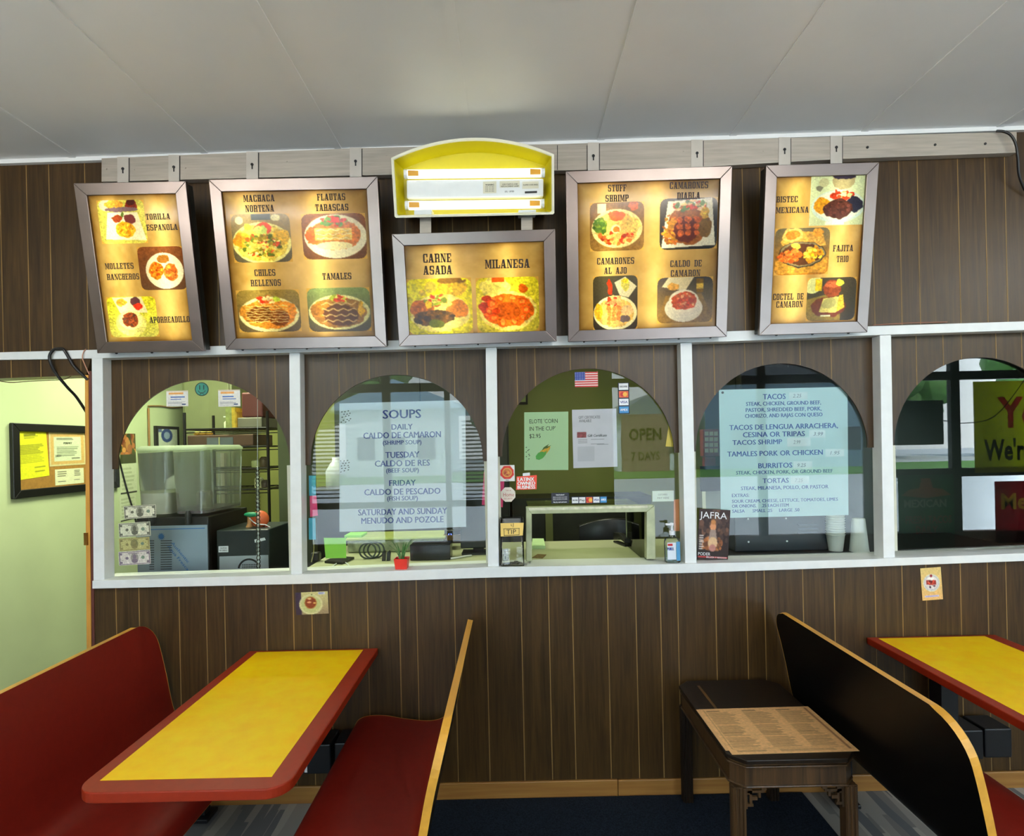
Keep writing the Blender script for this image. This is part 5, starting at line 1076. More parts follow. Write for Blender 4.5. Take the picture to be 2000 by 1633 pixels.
mg, pl, w, h = sheet('magazine', wallplane(.045), [(1359.5, 995.5), (1420, 994.5), (1421.6, 1096), (1361, 1093)], [('bg', (56, 40, 38), (40, 28, 28)), ('s', 60, .5, .4, .5, .4, .06, [(80, 60, 54), (60, 44, 40), (100, 70, 56)]), ('s', 60, .45, .68, .36, .12, .05, [(150, 90, 50), (176, 110, 60), (110, 66, 40)]), ('e', .47, .34, .1, .08, (206, 140, 96)), ('p', [(.38, .4), (.56, .4), (.62, .62), (.34, .62)], (150, 130, 120)), ('e', .48, .66, .15, .12, (206, 170, 130)), ('e', .48, .76, .11, .07, (176, 120, 110)), ('e', .47, .25, .08, .05, (180, 120, 70)), ('l', .05, .5, .2, .8, 7, (206, 196, 190)), ('r', .02, .93, .98, .945, (206, 60, 60))], 'dark glossy magazine standing in the fourth window, left of the tacos sign', 'magazine', 4, W=60, H=90, thick=.004, off=.001)
mb = MB(); text(mb, pl, 'JAFRA', w*.02, w*.9, h*.885, h*.13, .0014, .0, True); text(mb, pl, 'PODER', w*.03, w*.42, h*.12, h*.06, .0014, .0, True); text(mb, pl, 'BELLEZA Y NEGOCIO', w*.3, w*.95, h*.06, h*.03, .0014, .0, True); mb.build('lettering', paper_m, mg)

# ------------------------------------------------------------------ on the sill, in front of the glass
def sillz(px): return P(px, interp(SILL_T, px), -.03).z
pz_ = sillz(785); q = P(785, 1100, .02)
pt = thing('potted_plant', (q.x, .02, pz_), 'small green plant in a red square pot on the sill under the soups sign', 'plant')
x = q.x; mb = MB(); w0, w1, hh = .027, .033, .052
r_ = [[(x-w, .02-w, pz_+z), (x+w, .02-w, pz_+z), (x+w, .02+w, pz_+z), (x-w, .02+w, pz_+z)] for w, z in ((w0, 0.0005), (w1, hh), (w1-.003, hh), (w1-.005, hh-.01))]
mb.loft(r_, smooth=False); mb.build('pot', pm('red_pot', (214, 48, 34), .4), pt)
lf = pm('plant_green', (74, 120, 62), .5, var=.4, scale=60); rg = random.Random(4)
for k in range(14):
    a = rg.uniform(0, 6.28); L_ = rg.uniform(.08, .125); t0 = rg.uniform(.02, .045)
    p0 = Vector((x+.012*math.cos(a), .02+.010*math.sin(a), pz_+hh-.012)); d_ = Vector((math.cos(a), .5*math.sin(a), 0)); mb = MB(); pr = []
    for i in range(7):
        t = i/6; c_ = p0 + d_*(t0*t*t*1.2) + Vector((0, 0, L_*t*(1-.12*t))); wd = .0062*math.sin(math.pi*min(1, .15+.85*t))*(1-t*.6)+.0006; s_ = Vector((-math.sin(a), math.cos(a), 0))
        pr.append([c_-s_*wd, c_+d_*.0018, c_+s_*wd, c_-d_*.0018])
    mb.loft(pr, smooth=True); mb.build('leaf', lf, pt)
# tip jar
sz = sillz(1000); a = P(978, 1100, -.012); b_ = P(1024, 1100, -.012); jx0, jx1 = a.x, b_.x; jh = .232; jy0, jy1 = -.018, .05
tj = thing('tip_jar', ((jx0+jx1)/2, .016, sz), 'clear plastic tip jar with a yellow note on the sill beside the third post', 'jar')
def rr(x0, x1, y0, y1, r, z, n=5):
    o = []
    for cx_, cy_, a0 in ((x1-r, y1-r, 0), (x0+r, y1-r, 90), (x0+r, y0+r, 180), (x1-r, y0+r, 270)):
        o += [Vector((cx_+r*math.cos(math.radians(a0+90*i/n)), cy_+r*math.sin(math.radians(a0+90*i/n)), z)) for i in range(n+1)]
    return o
mb = MB(); mb.loft([rr(jx0, jx1, jy0, jy1, .012, sz+.0008), rr(jx0, jx1, jy0, jy1, .012, sz+jh), rr(jx0+.003, jx1-.003, jy0+.003, jy1-.003, .01, sz+jh), rr(jx0+.003, jx1-.003, jy0+.003, jy1-.003, .01, sz+.006)]); mb.build('jar_body', clear_m, tj)
JP = wallplane(jy0-.0004)
nt = MB().slab(JP, JP.pxs([(977.5, 1022), (1023, 1021), (1021, 1046), (978, 1048)]), 0, .0006).build('tip_note', pm('tip_yellow', (236, 200, 110), .6), tj)
mb = MB()
for q0, q1 in (((983, 1033), (1015, 1032)), ((984, 1033), (985, 1047)), ((1014, 1032), (1014, 1045)), ((984, 1046), (1014, 1044.5)), ((1002, 1030), (1003, 1022)), ((999, 1028), (998, 1024))):
    (ax, az), (bx, bz) = JP.px(*q0), JP.px(*q1); L_ = math.hypot(bx-ax, bz-az); nx, nz = -(bz-az)/L_*.0012, (bx-ax)/L_*.0012
    mb.flat(JP, [(ax-nx, az-nz), (bx-nx, bz-nz), (bx+nx, bz+nz), (ax+nx, az+nz)], .0008)
text(mb, JP, 'TIP', 989, 1008, 1038.5, 9, .0009, 0.0); mb.build('pen_marks', black_ink, nt)
BP = wallplane(.01)
print_mesh('folded_banknote', Plane(BP.at(*BP.px(981, 1097)), Vector((1, .25, .08)), Vector((.25, 0, 1))), 0, 0, .034, .062, paint(30, 50, note((214, 218, 204), (96, 100, 90)), 3, .05), print_m, tj, .001, thick=.0006)
rg = random.Random(2); coin_m = pm('coins', (150, 146, 130), .35, .8, var=.3, scale=80)
for k in range(14):
    cx_ = rg.uniform(jx0+.018, jx1-.018); cy_ = rg.uniform(jy0+.016, jy1-.016); z = sz+.0065+(k % 4)*.0022
    MB().lathe((cx_, cy_, z), [(.0105, 0), (.0105, .0018)], 14).build('coin', coin_m, tj)
# hand sanitizer
sz = sillz(1313); q = P(1313, 1090, .015); hx, hy = q.x, .012
hs = thing('hand_sanitizer', (hx, hy, sz), 'clear hand sanitizer pump bottle on the sill beside the fourth post', 'bottle')
mb = MB(); pr = []
for w_, d_, z in ((.034, .02, .001), (.038, .022, .006), (.038, .022, .1), (.034, .02, .115), (.014, .013, .126), (.0125, .0125, .134)): pr.append(rr(hx-w_, hx+w_, hy-d_, hy+d_, min(w_, d_)*.8, sz+z))
mb.loft(pr); mb.build('bottle_body', glass('bottle_plastic', (.96, .98, .985), 1.45, 1.3, .04), hs)
mb = MB(); mb.loft([rr(hx-.035, hx+.035, hy-.019, hy+.019, .014, sz+z) for z in (.003, .07)]); mb.build('gel', glass('blue_gel', (.84, .93, .98), 1.33, .8), hs)
HP = wallplane(hy-.0226)
lb = MB().slab(HP, [(hx-.03, sz+.018), (hx+.012, sz+.018), (hx+.012, sz+.1), (hx-.03, sz+.1)], 0, .0006).build('front_label', pm('label_white', (214, 222, 232), .5), hs)
MB().slab(HP, [(hx-.028, sz+.084), (hx-.004, sz+.084), (hx-.004, sz+.095), (hx-.028, sz+.095)], .0006, .0009).build('red_band', red_ink, lb)
mb = MB(); text(mb, HP, 'PURELL', hx-.029, hx+.002, sz+.07, .014, .0009, .03, True); mb.build('lettering', blue_ink, lb)
MB().slab(HP, [(hx+.014, sz+.012), (hx+.032, sz+.012), (hx+.032, sz+.104), (hx+.014, sz+.104)], 0, .0006).build('side_label', pm('label_blue', (70, 140, 186), .5), hs)
mb = MB().lathe((hx, hy, sz+.134), [(.014, 0), (.014, .02), (.006, .022), (.006, .045), (.009, .046), (.009, .058), (.002, .06)], 16).box(hx-.03, hx, hy-.005, hy+.005, sz+.181, sz+.19); mb.build('pump', pm('pump_white', (226, 228, 232), .4), hs, bev=.001)
# ------------------------------------------------------------------ behind the counter glass
def bp(mb, x0, y0, x1, y1, yf, dep, zfloor=None):
    """a box whose front face fills the given photo rectangle at depth yf"""
    a = P(x0, y1, yf); b_ = P(x1, y0, yf); z0 = a.z if zfloor is None else zfloor
    mb.box(a.x, b_.x, yf, yf+dep, z0, b_.z); return a, b_
lam_m = pm('counter_laminate', (186, 188, 150), .4, var=.03)
WT1, WT = 1.0, 1.112
wt = tag(MB().box(-2.08, -1.06, .145, .85, WT1-.03, WT1).build('worktop', dark_m), 'low dark worktop behind the first window under the drink dispenser', 'worktop')
wt2 = tag(MB().box(-1.055, 1.02, .145, .78, WT-.03, WT).build('worktop', lam_m, bev=.002), 'pale laminate worktop behind the second and third windows', 'worktop')
wt3 = tag(MB().box(1.025, 2.7, .145, .78, WT-.03, WT).build('worktop', dark_m, bev=.002), 'dark worktop behind the fourth window under the black machine', 'worktop')
for x0_, x1_, z_, l_ in ((-2.07, -1.07, WT1, 'dark base unit under the drink dispenser'), (-1.05, 1.01, WT, 'dark base unit under the pale worktop'), (1.03, 2.69, WT, 'dark base unit under the black machine')):
    cb = thing('base_unit', ((x0_+x1_)/2, .45, 0), l_, 'cabinet'); MB().box(x0_, x1_, .15, .74, .08, z_-.031).build('carcass', dark_m, cb)
    MB().box(x0_, x1_, .2, .68, 0, .08).build('plinth', black_m, cb)
# drink dispenser
yf = .30; A_ = P(268, 1113, yf); B_ = P(407, 1025, yf); dx0, dx1 = A_.x, B_.x
dd = thing('drink_dispenser', ((dx0+dx1)/2, .5, WT1), 'drink dispenser with two clear square bowls and a grey louvred front, in the first window', 'drink dispenser')
MB().box(dx0, dx1, yf, yf+.46, WT1+.001, B_.z+.045).build('base', black_m, dd, bev=.006)
PP = wallplane(yf-.004); grey_m = pm('grey_blue_panel', (150, 168, 184), .4, .2, var=.04)
pnl = MB().box(dx0+.005, dx1-.005, yf-.004, yf, WT1+.02, B_.z).build('front_panel', grey_m, dd)
mb = MB()
for i in range(13):
    for xx in (292, 314):
        a, b_ = PP.px(xx, 1056+i*4.6); mb.slab(PP, [(a, b_-.0035), (a+.06 if xx > 300 else a+.025, b_-.0035), (a+.06 if xx > 300 else a+.025, b_+.001), (a, b_+.001)], 0, .0015)
mb.build('louvre', pm('louvre_shadow', (50, 60, 70), .5), pnl)
q = PP.px(315, 1048); mb = MB(); st_ = []
for k in range(24): st_.append((q[0]+(.012 if k % 2 else .021)*math.cos(k*math.pi/12), q[1]+(.012 if k % 2 else .021)*math.sin(k*math.pi/12)))
mb.slab(PP, st_, 0, .0012); mb.build('sunburst_emblem', pm('emblem_blue', (36, 110, 180), .5), pnl)
TP = Plane(PP.at(*PP.px(333, 1062)), Vector((.62, 0, -.78)), Vector((.78, 0, .62)))
mb = MB(); text(mb, TP, 'Authentic', 0, .14, .012, .016, .0012, .01, True); text(mb, TP, 'Agua Fresca', 0, .17, -.016, .016, .0012, .01, True); mb.build('slanted_lettering', MATS['emblem_blue'], pnl)
mb = MB().slab(PP, PP.pxs([(280, 1034), (400, 1031), (400, 1032.5), (280, 1035.5)]), 0, .001); mb.build('blue_line', MATS['emblem_blue'], pnl)
bz0, bz1 = B_.z+.06, P(320, 880, yf).z; xm = (dx0+dx1)/2; bowl_m = glass('bowl_plastic', (.90, .93, .90), 1.45, 1.5, .04); hz_n = bowl_m.node_tree; hz_d = hz_n.nodes.new('ShaderNodeBsdfTranslucent'); hz_d.inputs[0].default_value = (.85, .88, .8, 1); hz_e = hz_n.nodes.new('ShaderNodeBsdfDiffuse'); hz_e.inputs[0].default_value = (.85, .88, .8, 1); hz_a = hz_n.nodes.new('ShaderNodeAddShader'); hz_x = hz_n.nodes.new('ShaderNodeMixShader'); hz_x.inputs[0].default_value = .13; hz_o = [q for q in hz_n.nodes if q.type == 'OUTPUT_MATERIAL'][0]; hz_s = hz_o.inputs[0].links[0].from_socket; hz_n.links.new(hz_d.outputs[0], hz_a.inputs[0]); hz_n.links.new(hz_e.outputs[0], hz_a.inputs[1]); hz_n.links.new(hz_s, hz_x.inputs[1]); hz_n.links.new(hz_e.outputs[0], hz_x.inputs[2]); hz_n.links.new(hz_x.outputs[0], hz_o.inputs[0])
for k, (x0_, x1_) in enumerate(((dx0+.006, xm-.004), (xm+.004, dx1-.004))):
    bw_ = MB(); bw_.loft([rr(x0_+.01, x1_-.01, yf+.0, yf+.43, .03, bz0), rr(x0_, x1_, yf-.01, yf+.44, .03, bz1)], caps=False)
    bo = bw_.build('bowl', bowl_m, dd)
    MB().loft([rr(x0_-.003, x1_+.003, yf-.014, yf+.444, .03, bz1), rr(x0_-.003, x1_+.003, yf-.014, yf+.444, .03, bz1+.012), rr(x0_+.012, x1_-.012, yf+.002, yf+.43, .03, bz1+.026)]).build('lid', thin_film('lid_plastic', (206, 216, 190), .5), bo)
    if k == 0: MB().loft([rr(x0_+.014, x1_-.014, yf+.004, yf+.426, .028, bz0+.002), rr(x0_+.010, x1_-.010, yf, yf+.43, .028, bz0+.115)]).build('drink', pm('horchata', (246, 240, 216), .3), bo, label='milky white drink')
    else: MB().loft([rr(x0_+.014, x1_-.014, yf+.004, yf+.426, .028, bz0+.002), rr(x0_+.013, x1_-.013, yf+.003, yf+.427, .028, bz0+.016)]).build('drink', pm('purple_drink', (70, 26, 50), .2), bo, label='shallow layer of purple drink')
    cxb = (x0_+x1_)/2
    if k: MB().lathe((cxb, yf+.15, bz0+.004), [(.05, 0), (.05, .02), (.042, .02), (.042, .10), (.03, .11), (0, .11)], 20).build('cooling_column', pm('column_steel', (150, 140, 146), .25, .9), bo)
    MB().lathe((cxb, yf-.02, bz0-.05), [(.014, 0), (.016, .05), (.01, .07)], 12).build('tap', black_m, dd)
# dark green box with stickers
A_, B_ = P(424, 1113, .3), P(525, 1034, .3); gz = B_.z
gb = thing('ice_machine', ((A_.x+B_.x)/2, .46, WT1), 'dark green boxy machine right of the drink dispenser in the first window', 'machine')
MB().box(A_.x, B_.x, .3, .625, WT1+.001, gz).build('casing', pm('dark_green_metal', (16, 30, 30), .4, var=.1), gb, bev=.006)
GP = wallplane(.2995)
for pts, c_ in (([(427, 1079), (446, 1078.5), (446, 1066.5), (427, 1067)], 'white'), ([(498, 1060), (519, 1055), (517, 1050), (497, 1054)], 'white')):
    MB().slab(GP, GP.pxs(pts), 0, .001).build('white_label', paper_m, gb)
mb = MB(); text(mb, GP, 'CAUTION', 430, 443, 1070.5, 3, .0014); text(mb, GP, 'HOT SURFACE', 429, 444, 1075, 3, .0014); mb.build('label_lettering', black_ink, gb)
gp_ = MB().slab(GP, GP.pxs([(429, 1117), (525, 1117), (524, 1084), (429, 1087)]), 0, .002).build('grille_plate', pm('plate_grey', (170, 178, 184), .4, .3), gb)
q = GP.px(487, 1113); mb = MB(); ringseg(mb, GP, q[0], q[1], .052, .062, 10, 170, .0024)
for i in range(9):
    for j in range(3):
        a = q[0]-.036+i*.009; mb.flat(GP, [(a, q[1]+j*.012), (a+.005, q[1]+j*.012), (a+.005, q[1]+.007+j*.012), (a, q[1]+.007+j*.012)], .0024)
mb.build('grille_arc', black_m, gp_)
# orange and green toy on the box
q = P(508, 1012, .42); tf = thing('toy_blower', (q.x, .42, gz), 'orange and green round gadget with tan stand on top of the dark green machine', 'toy')
MB().lathe((q.x, .42, q.z-.005), [(.005, -.02), (.045, -.015), (.048, 0), (.045, .015), (.005, .02)], 24, 'Y').build('round_body', pm('toy_orange', (216, 100, 50), .4), tf)
c_ = P(491, 1005, .40); MB().ball(c_, .042, .016, .014).build('nozzle', pm('toy_green', (20, 140, 92), .4), tf)
c_ = P(488, 1035, .41); MB().lathe((c_.x, .41, gz+.001), [(.02, 0), (.012, .02), (.012, .07)], 12).build('stand', pm('toy_tan', (196, 140, 84), .5), tf)
MB().tube([P(487, 1012, .40), P(500, 1023, .39), P(518, 1025, .39), P(529, 1031, .39)], .003, 6).build('cord', white_m, tf)
MB().ball(P(522, 1031, .4)+Vector((0, 0, .004)), .014, .012, .01).build('red_knob', pm('toy_red', (160, 70, 50), .4), tf)
# clear beaded strand
q0 = P(503, 912, .2); bsn = thing('beaded_strand', (q0.x, .2, 1.0), 'clear glass beaded strand hanging in front of the dark green machine', 'bead strand')
mb = MB(); n_ = 26
top = P(503, 916, .2); bot = P(505, 1113, .2)
for k in range(n_): mb.ball(top + (bot-top)*(k/(n_-1)), .0115, .0115, .0125, 10, 7)
mb.build('beads', glass('bead_glass', (.90, .95, .95), 1.6, 2.6, .02), bsn)['kind'] = 'stuff'
MB().tube([P(503, 780, .2), top, bot], .0012, 5, False).build('thread', white_m, bsn)
# shelving and what stands on it
yw = 1.30; xa, xb = P(362, 900, yw).x, P(524, 900, yw).x
ws = thing('wire_shelf', ((xa+xb)/2, yw+.2, 0), 'black wire shelving unit behind the drink dispenser in the first window', 'shelf')
wire_m = pm('black_wire', (26, 26, 24), .4, .5); shz = [P(500, y, yw).z for y in (836, 872, 915, 956)]
for x in (xa, xb):
    for y in (yw, yw+.4): MB().lathe((x, y, 0), [(.011, 0), (.011, shz[0]+.12)], 8).build('post', wire_m, ws)
for z in shz + [.3]:
    mb = MB()
    for y in (yw, yw+.4): mb.tube([(xa, y, z), (xb, y, z)], .006, 6, False).tube([(xa, y, z-.025), (xb, y, z-.025)], .004, 6, False)
    for x in (xa, xb): mb.tube([(x, yw, z), (x, yw+.4, z)], .006, 6, False)
    for k in range(12): mb.tube([(xa+(xb-xa)*k/12, yw, z), (xa+(xb-xa)*k/12, yw+.4, z)], .0025, 4, False)
    mb.build('wire_tier', wire_m, ws)
sz0 = shz[0]+.0065
rb_ = thing('storage_crate', (P(490, 830, yw).x, yw+.2, sz0), 'dark red crate with a grey base on the top wire shelf', 'crate')
mb = MB(); bp(mb, 472, 766, 512, 815, yw+.03, .3); mb.build('crate_body', pm('crate_red', (96, 46, 44), .5), rb_, bev=.01)
mb = MB(); bp(mb, 463, 815, 511, 833, yw+.02, .32, sz0); mb.build('grey_base', pm('crate_grey', (130, 128, 112), .5), rb_, bev=.006)
for k, (x0_, x1_, y0_, c_) in enumerate(((441, 452, 795, (150, 160, 96)), (453, 459, 796, (206, 176, 60)), (459.5, 462, 804, (190, 150, 50)))):
    mb = MB(); bp(mb, x0_, y0_, x1_, 834, yw-.0+.005, .14, sz0); tag(mb.build('food_carton', pm('carton_%d' % k, c_, .6, var=.3, scale=30)), ['pale green carton on the top wire shelf, left of the yellow ones', 'tall yellow carton on the top wire shelf', 'short yellow carton on the top wire shelf beside the red crate'][k], 'carton')
q = P(447, 838, yw+.02); sb = thing('soap_bottle', (q.x-.03, yw+.06, sz0), 'small clear pump bottle on the top wire shelf', 'bottle')
MB().lathe((q.x-.03, yw+.06, sz0), [(.022, 0), (.022, .04), (.008, .055), (.006, .08)], 12).build('bottle_body', pm('soap_clear', (196, 206, 170), .3), sb); MB().box(q.x-.055, q.x-.025, yw+.055, yw+.065, sz0+.078, sz0+.086).build('pump', white_m, sb)
ov = thing('toaster_oven', (P(430, 870, yw).x, yw+.2, shz[1]), 'brown toaster oven with a glass door on the second wire shelf', 'oven')
zo = shz[1]+.0065; mb = MB(); a, b_ = bp(mb, 366, 848, 494, 873, yw+.01, .34, zo); mb.build('oven_body', pm('oven_brown', (98, 74, 60), .4), ov, bev=.006)
mb = MB(); bp(mb, 404, 854, 455, 871, yw+.004, .006); mb.build('oven_door', pm('oven_glass', (110, 120, 124), .2), ov)
mb = MB(); bp(mb, 427, 854, 429, 871, yw, .004); mb.build('door_bar', pm('oven_bar', (190, 190, 130), .3), ov)
for k in range(3):
    q = P(382+12*k, 839, yw+.1); mb = MB().ball((q.x, yw+.12, zo+ (b_.z-zo)+.0155), .024+.004*(k == 1), .03, .015, 12, 8); tag(mb.build('bread_roll', pm('bread_yellow', (196, 160, 60), .6, var=.2)), ['yellow bread roll on the toaster oven, leftmost of three', 'yellow bread roll on the toaster oven, middle of three', 'yellow bread roll on the toaster oven, rightmost of three'][k], 'bread', 'bread rolls on the toaster oven')
for k, (tier, xs) in enumerate(((2, (500, 516)), (3, (505, 518)))):
    for j, xx in enumerate(xs):
        q = P(xx, 900, yw+.1); z = shz[tier]+.0065; h_ = .055+.02*((k+j) % 2)
        tag(MB().lathe((q.x, yw+.1, z), [(.03, 0), (.032, h_*.8), (.02, h_), (.0, h_)], 14).build('food_tub', pm('tub_%d%d' % (k, j), ((150, 160, 110), (70, 60, 40), (190, 190, 150), (60, 50, 44))[k*2+j], .5)), ['pale green tub on the third wire shelf', 'dark tub on the third wire shelf', 'cream tub on the fourth wire shelf', 'dark tub on the fourth wire shelf'][k*2+j], 'tub')
fr_ = thing('steel_fridge', (P(392, 800, 1.9).x, 2.1, 0), 'grey steel upright fridge behind the wire shelf in the first window', 'fridge')
mb = MB(); a, b_ = bp(mb, 358, 735, 452, 870, 1.9, .45, .1); mb.build('fridge_body', pm('fridge_steel', (128, 132, 100), .35, .5), fr_, bev=.008)
mb = MB(); mb.box(a.x+.02, b_.x-.02, 1.885, 1.9, .2, b_.z-.03); mb.build('fridge_door', MATS['fridge_steel'], fr_, bev=.005); MB().box(b_.x-.08, b_.x-.05, 1.85, 1.885, 1.2, 1.7).build('handle', steel_m, fr_)
MB().box(a.x+.01, b_.x-.01, 1.92, 2.3, 0.0, .1).build('plinth', black_m, fr_)
# on the hall wall, seen through the first window
ob, pl, w, h = sheet('framed_certificate', HW, [(301, 832), (347, 834), (346, 892), (301, 894)], [('bg', (40, 40, 36)), ('r', .1, .1, .9, .92, (206, 216, 190)), ('e', .45, .3, .24, .22, (60, 80, 130)), ('e', .45, .3, .13, .12, (150, 170, 190)), ('p', [(.1, .7), (.5, .75), (.62, .92), (.1, .92)], (70, 110, 160)), ('r', .1, .1, .24, .2, (96, 110, 140))], 'black framed certificate with a blue emblem on the hall wall', 'certificate', 2, thick=.02, off=.021)
sheet('wall_calendar_picture', HW, [(236, 846), (266, 848), (266, 904), (235, 906)], [('bg', (96, 84, 50)), ('s', 70, .5, .5, .5, .5, .12, [(176, 110, 60), (196, 140, 70), (70, 80, 40), (120, 60, 40)]), ('r', 0, .7, 1, 1, (70, 76, 44))], 'colourful calendar picture on the hall wall at left of the first window', 'picture', 3)
grid = [('bg', (206, 214, 176)), ('l', .1, .1, .9, .9, 6, (180, 190, 150)), ('r', .02, .95, .98, 1, (60, 60, 50))]
sheet('calendar_page', HW, [(235, 907), (268, 905), (268, 961), (235, 966)], grid, 'white calendar page under the calendar picture', 'calendar', 3)
sheet('calendar_page', HW, [(235, 968), (267, 963), (267, 1012), (235, 1020)], grid, 'second white calendar page, below the first one', 'calendar', 4)
tag(MB().tube([on_px(HW, q)+Vector((.012, 0, 0)) for q in ((287, 797), (288, 840), (289, 890), (289, 960))], .008, 8, False).build('wall_pipe', pm('pipe_brown', (150, 110, 60), .5)), 'thin brown pipe running down the hall wall', 'pipe')
tag(MB().tube([on_px(HW, q)+Vector((.01, 0, 0)) for q in ((287, 793), (310, 793), (335, 796), (354, 795))], .005, 8).build('wall_conduit', MATS['pipe_brown']), 'thin brown conduit running along the hall wall', 'pipe')
tag(MB().tube([on_px(HW, q)+Vector((.006, 0, 0)) for q in ((226, 872), (233, 905), (246, 955), (262, 1010), (267, 1050), (270, 1090))], .006, 6).build('hanging_cable', black_m), 'dark cord running down the hall wall beside the calendar pages', 'cord')
MBd = MB().box(-1.5, -1.36, .9, 1.2, 0, 2.1); tag(MBd.build('shade_cupboard', pm('cupboard_olive', (70, 78, 44), .6)), 'tall dark olive cupboard added for the shade behind the first post', 'cupboard')  # solid dark box put in where this edge is only in shade
# ------------------------------------------------------------------ behind the second window
mn_ = thing('monitor_shape', (P(926, 1080, .42).x, .45, WT), 'black monitor shape added for a dark mirrored figure at the right of the second window', 'monitor')  # upright dark shape in place of a figure mirrored in the glass
a, b_ = P(900, 1085, .42), P(966, 958, .42); a.z = WT+.03; MB().box(a.x, b_.x, .42, .46, a.z, b_.z).build('screen_back', pm('monitor_black', (26, 32, 34), .4), mn_, bev=.006)
MB().box((a.x+b_.x)/2-.03, (a.x+b_.x)/2+.03, .44, .47, WT+.012, a.z+.05).box((a.x+b_.x)/2-.09, (a.x+b_.x)/2+.09, .38, .5, WT+.0005, WT+.012).build('stand', black_m, mn_)
mb = MB(); a, b_ = bp(mb, 801, 1063, 879, 1100, .26, .12, WT+.0005); tag(mb.build('black_box', pm('box_black', (20, 22, 30), .25), bev=.004), 'long black box on the worktop right of the small plant', 'box')
tr = thing('wrapped_tray', (P(770, 1060, .52).x, .62, WT), 'plastic wrapped foil tray on the worktop behind the soups sign', 'tray')
mb = MB(); a, b_ = bp(mb, 678, 1052, 866, 1085, .52, .24, WT+.0005); mb.build('tray_body', pm('cloudy_wrap', (150, 158, 130), .2, var=.35, scale=30, bump=.8), tr, bev=.012)
MB().box(a.x-.01, b_.x+.01, .51, .77, b_.z, b_.z+.012).build('tray_lid', pm('tray_lid', (196, 206, 120), .3, var=.1), tr, bev=.004)
q = P(694, 1047, .6); tag(MB().box(q.x-.05, q.x+.05, .55, .68, b_.z+.0125, b_.z+.026).build('note_pad', lime_m), 'lime note pad lying on the wrapped tray', 'note pad')
sp = thing('smart_speaker', (P(884, 1050, .6).x, .62, b_.z), 'black round speaker with a blue light on a brown block behind the monitor', 'speaker')
q = P(884, 1050, .60); MB().box(q.x-.05, q.x+.05, .56, .68, b_.z+.0125, P(884, 1053, .6).z).build('brown_block', pm('block_brown', (120, 92, 56), .5), sp)
z_ = P(884, 1053, .6).z; MB().lathe((q.x, .62, z_), [(.048, 0), (.05, .01), (.05, .05), (.044, .058), (.0, .06)], 20).build('speaker_body', black_m, sp)
q2 = P(878, 1045, .565); mb = MB(); ringseg(mb, wallplane(.5685), q.x-.012, z_+.03, .006, .010, 120, 420, 0, 20); mb.build('blue_light', emit('blue_led', (.1, .16, 1.0), 3.0), sp)
nbk = [PZ(*p_, WT) for p_ in ((634, 1100), (668, 1103), (692, 1092), (656, 1090))]; Zw = Plane((0, 0, WT), (1, 0, 0), (0, 1, 0))
tag(MB().slab(Zw, [(v_.x, v_.y) for v_ in nbk], .0005, .012).build('notebook', black_m), 'black notebook on the worktop under the lime sticky note', 'notebook')
def flatcord(name, pts, r, m, label):
    tag(MB().tube([PZ(x, y, WT+r+.001) + Vector((0, 0, 0)) for x, y in pts], r, 6).build(name, m), label, 'cord')
flatcord('white_cable', [(650, 1106), (660, 1099), (670, 1097), (678, 1101), (682, 1106)], .003, white_m, 'thin white cable curled beside the black notebook')
flatcord('charger_cable', [(880, 1091), (896, 1089), (908, 1086.5), (921, 1085)], .005, white_m, 'white charger cable right of the black box')
q = PZ(722, 1092, WT); mb = MB()
for k in range(3):
    pts = [Vector((q.x-.01+.045*math.cos(t*.63)+k*.02, q.y+.012*k, WT+.045+.042*math.sin(t*.63))) for t in range(11)]; mb.tube(pts, .005, 6)
tag(mb.build('cable_coil', pm('grey_cable', (60, 70, 66), .5)), 'coil of grey cable on the worktop left of the small plant', 'cord')
for k, xx in enumerate((749, 758)):
    q = PZ(xx, 1096, WT); mb = MB().slab(wallplane(q.y), [(q.x-.009, WT+.001), (q.x+.009, WT+.001), (q.x+.013, WT+.045), (q.x+.006, WT+.055), (q.x-.006, WT+.045)], -.02, 0); tag(mb.build('binder_clip', black_m), ['black upright clip on the worktop, left one beside the cable coil', 'black upright clip on the worktop, right one beside the plant'][k], 'clip')
tag(MB().tube([P(612, 1050, .12), P(613, 1075, .12), P(608, 1098, .13)], .0025, 6).build('tan_cable', pm('tan_cord', (150, 140, 90), .5)), 'thin tan cord hanging at the left edge of the second window', 'cord')
q = PZ(618, 1098, WT); tag(MB().box(q.x-.03, q.x+.012, q.y, q.y+.05, WT+.0005, WT+.05).build('card_reader', black_m, bev=.008), 'small black device on the worktop at the left of the second window', 'device')
tag(MB().box(-1.5, -.1, 1.3, 1.75, 0, 1.42).build('dark_cabinet', pm('brown_black_cabinet', (52, 48, 40), .5, var=.3)), 'dark low cabinet behind the second window', 'cabinet')
tc_ = thing('added_cupboard', (-.75, 2.1, 0), 'added dark two door cupboard along the rear wall, darkening the view through the second window', 'cupboard')  # added as a dark backdrop so the reflections in the second window show
MB().box(-1.42, -.02, 1.84, 2.38, 0, 2.6).build('carcass', pm('cupboard_dark', (40, 42, 36), .6, var=.15), tc_)
for x0_ in (-1.41, -.715): MB().box(x0_, x0_+.685, 1.82, 1.839, .08, 2.58).build('door', MATS['cupboard_dark'], tc_, bev=.003)
pot = P(645, 965, 1.35); wj = thing('white_jug', (pot.x, 1.5, 1.42), 'white plastic jug on the dark cabinet behind the second window', 'jug')
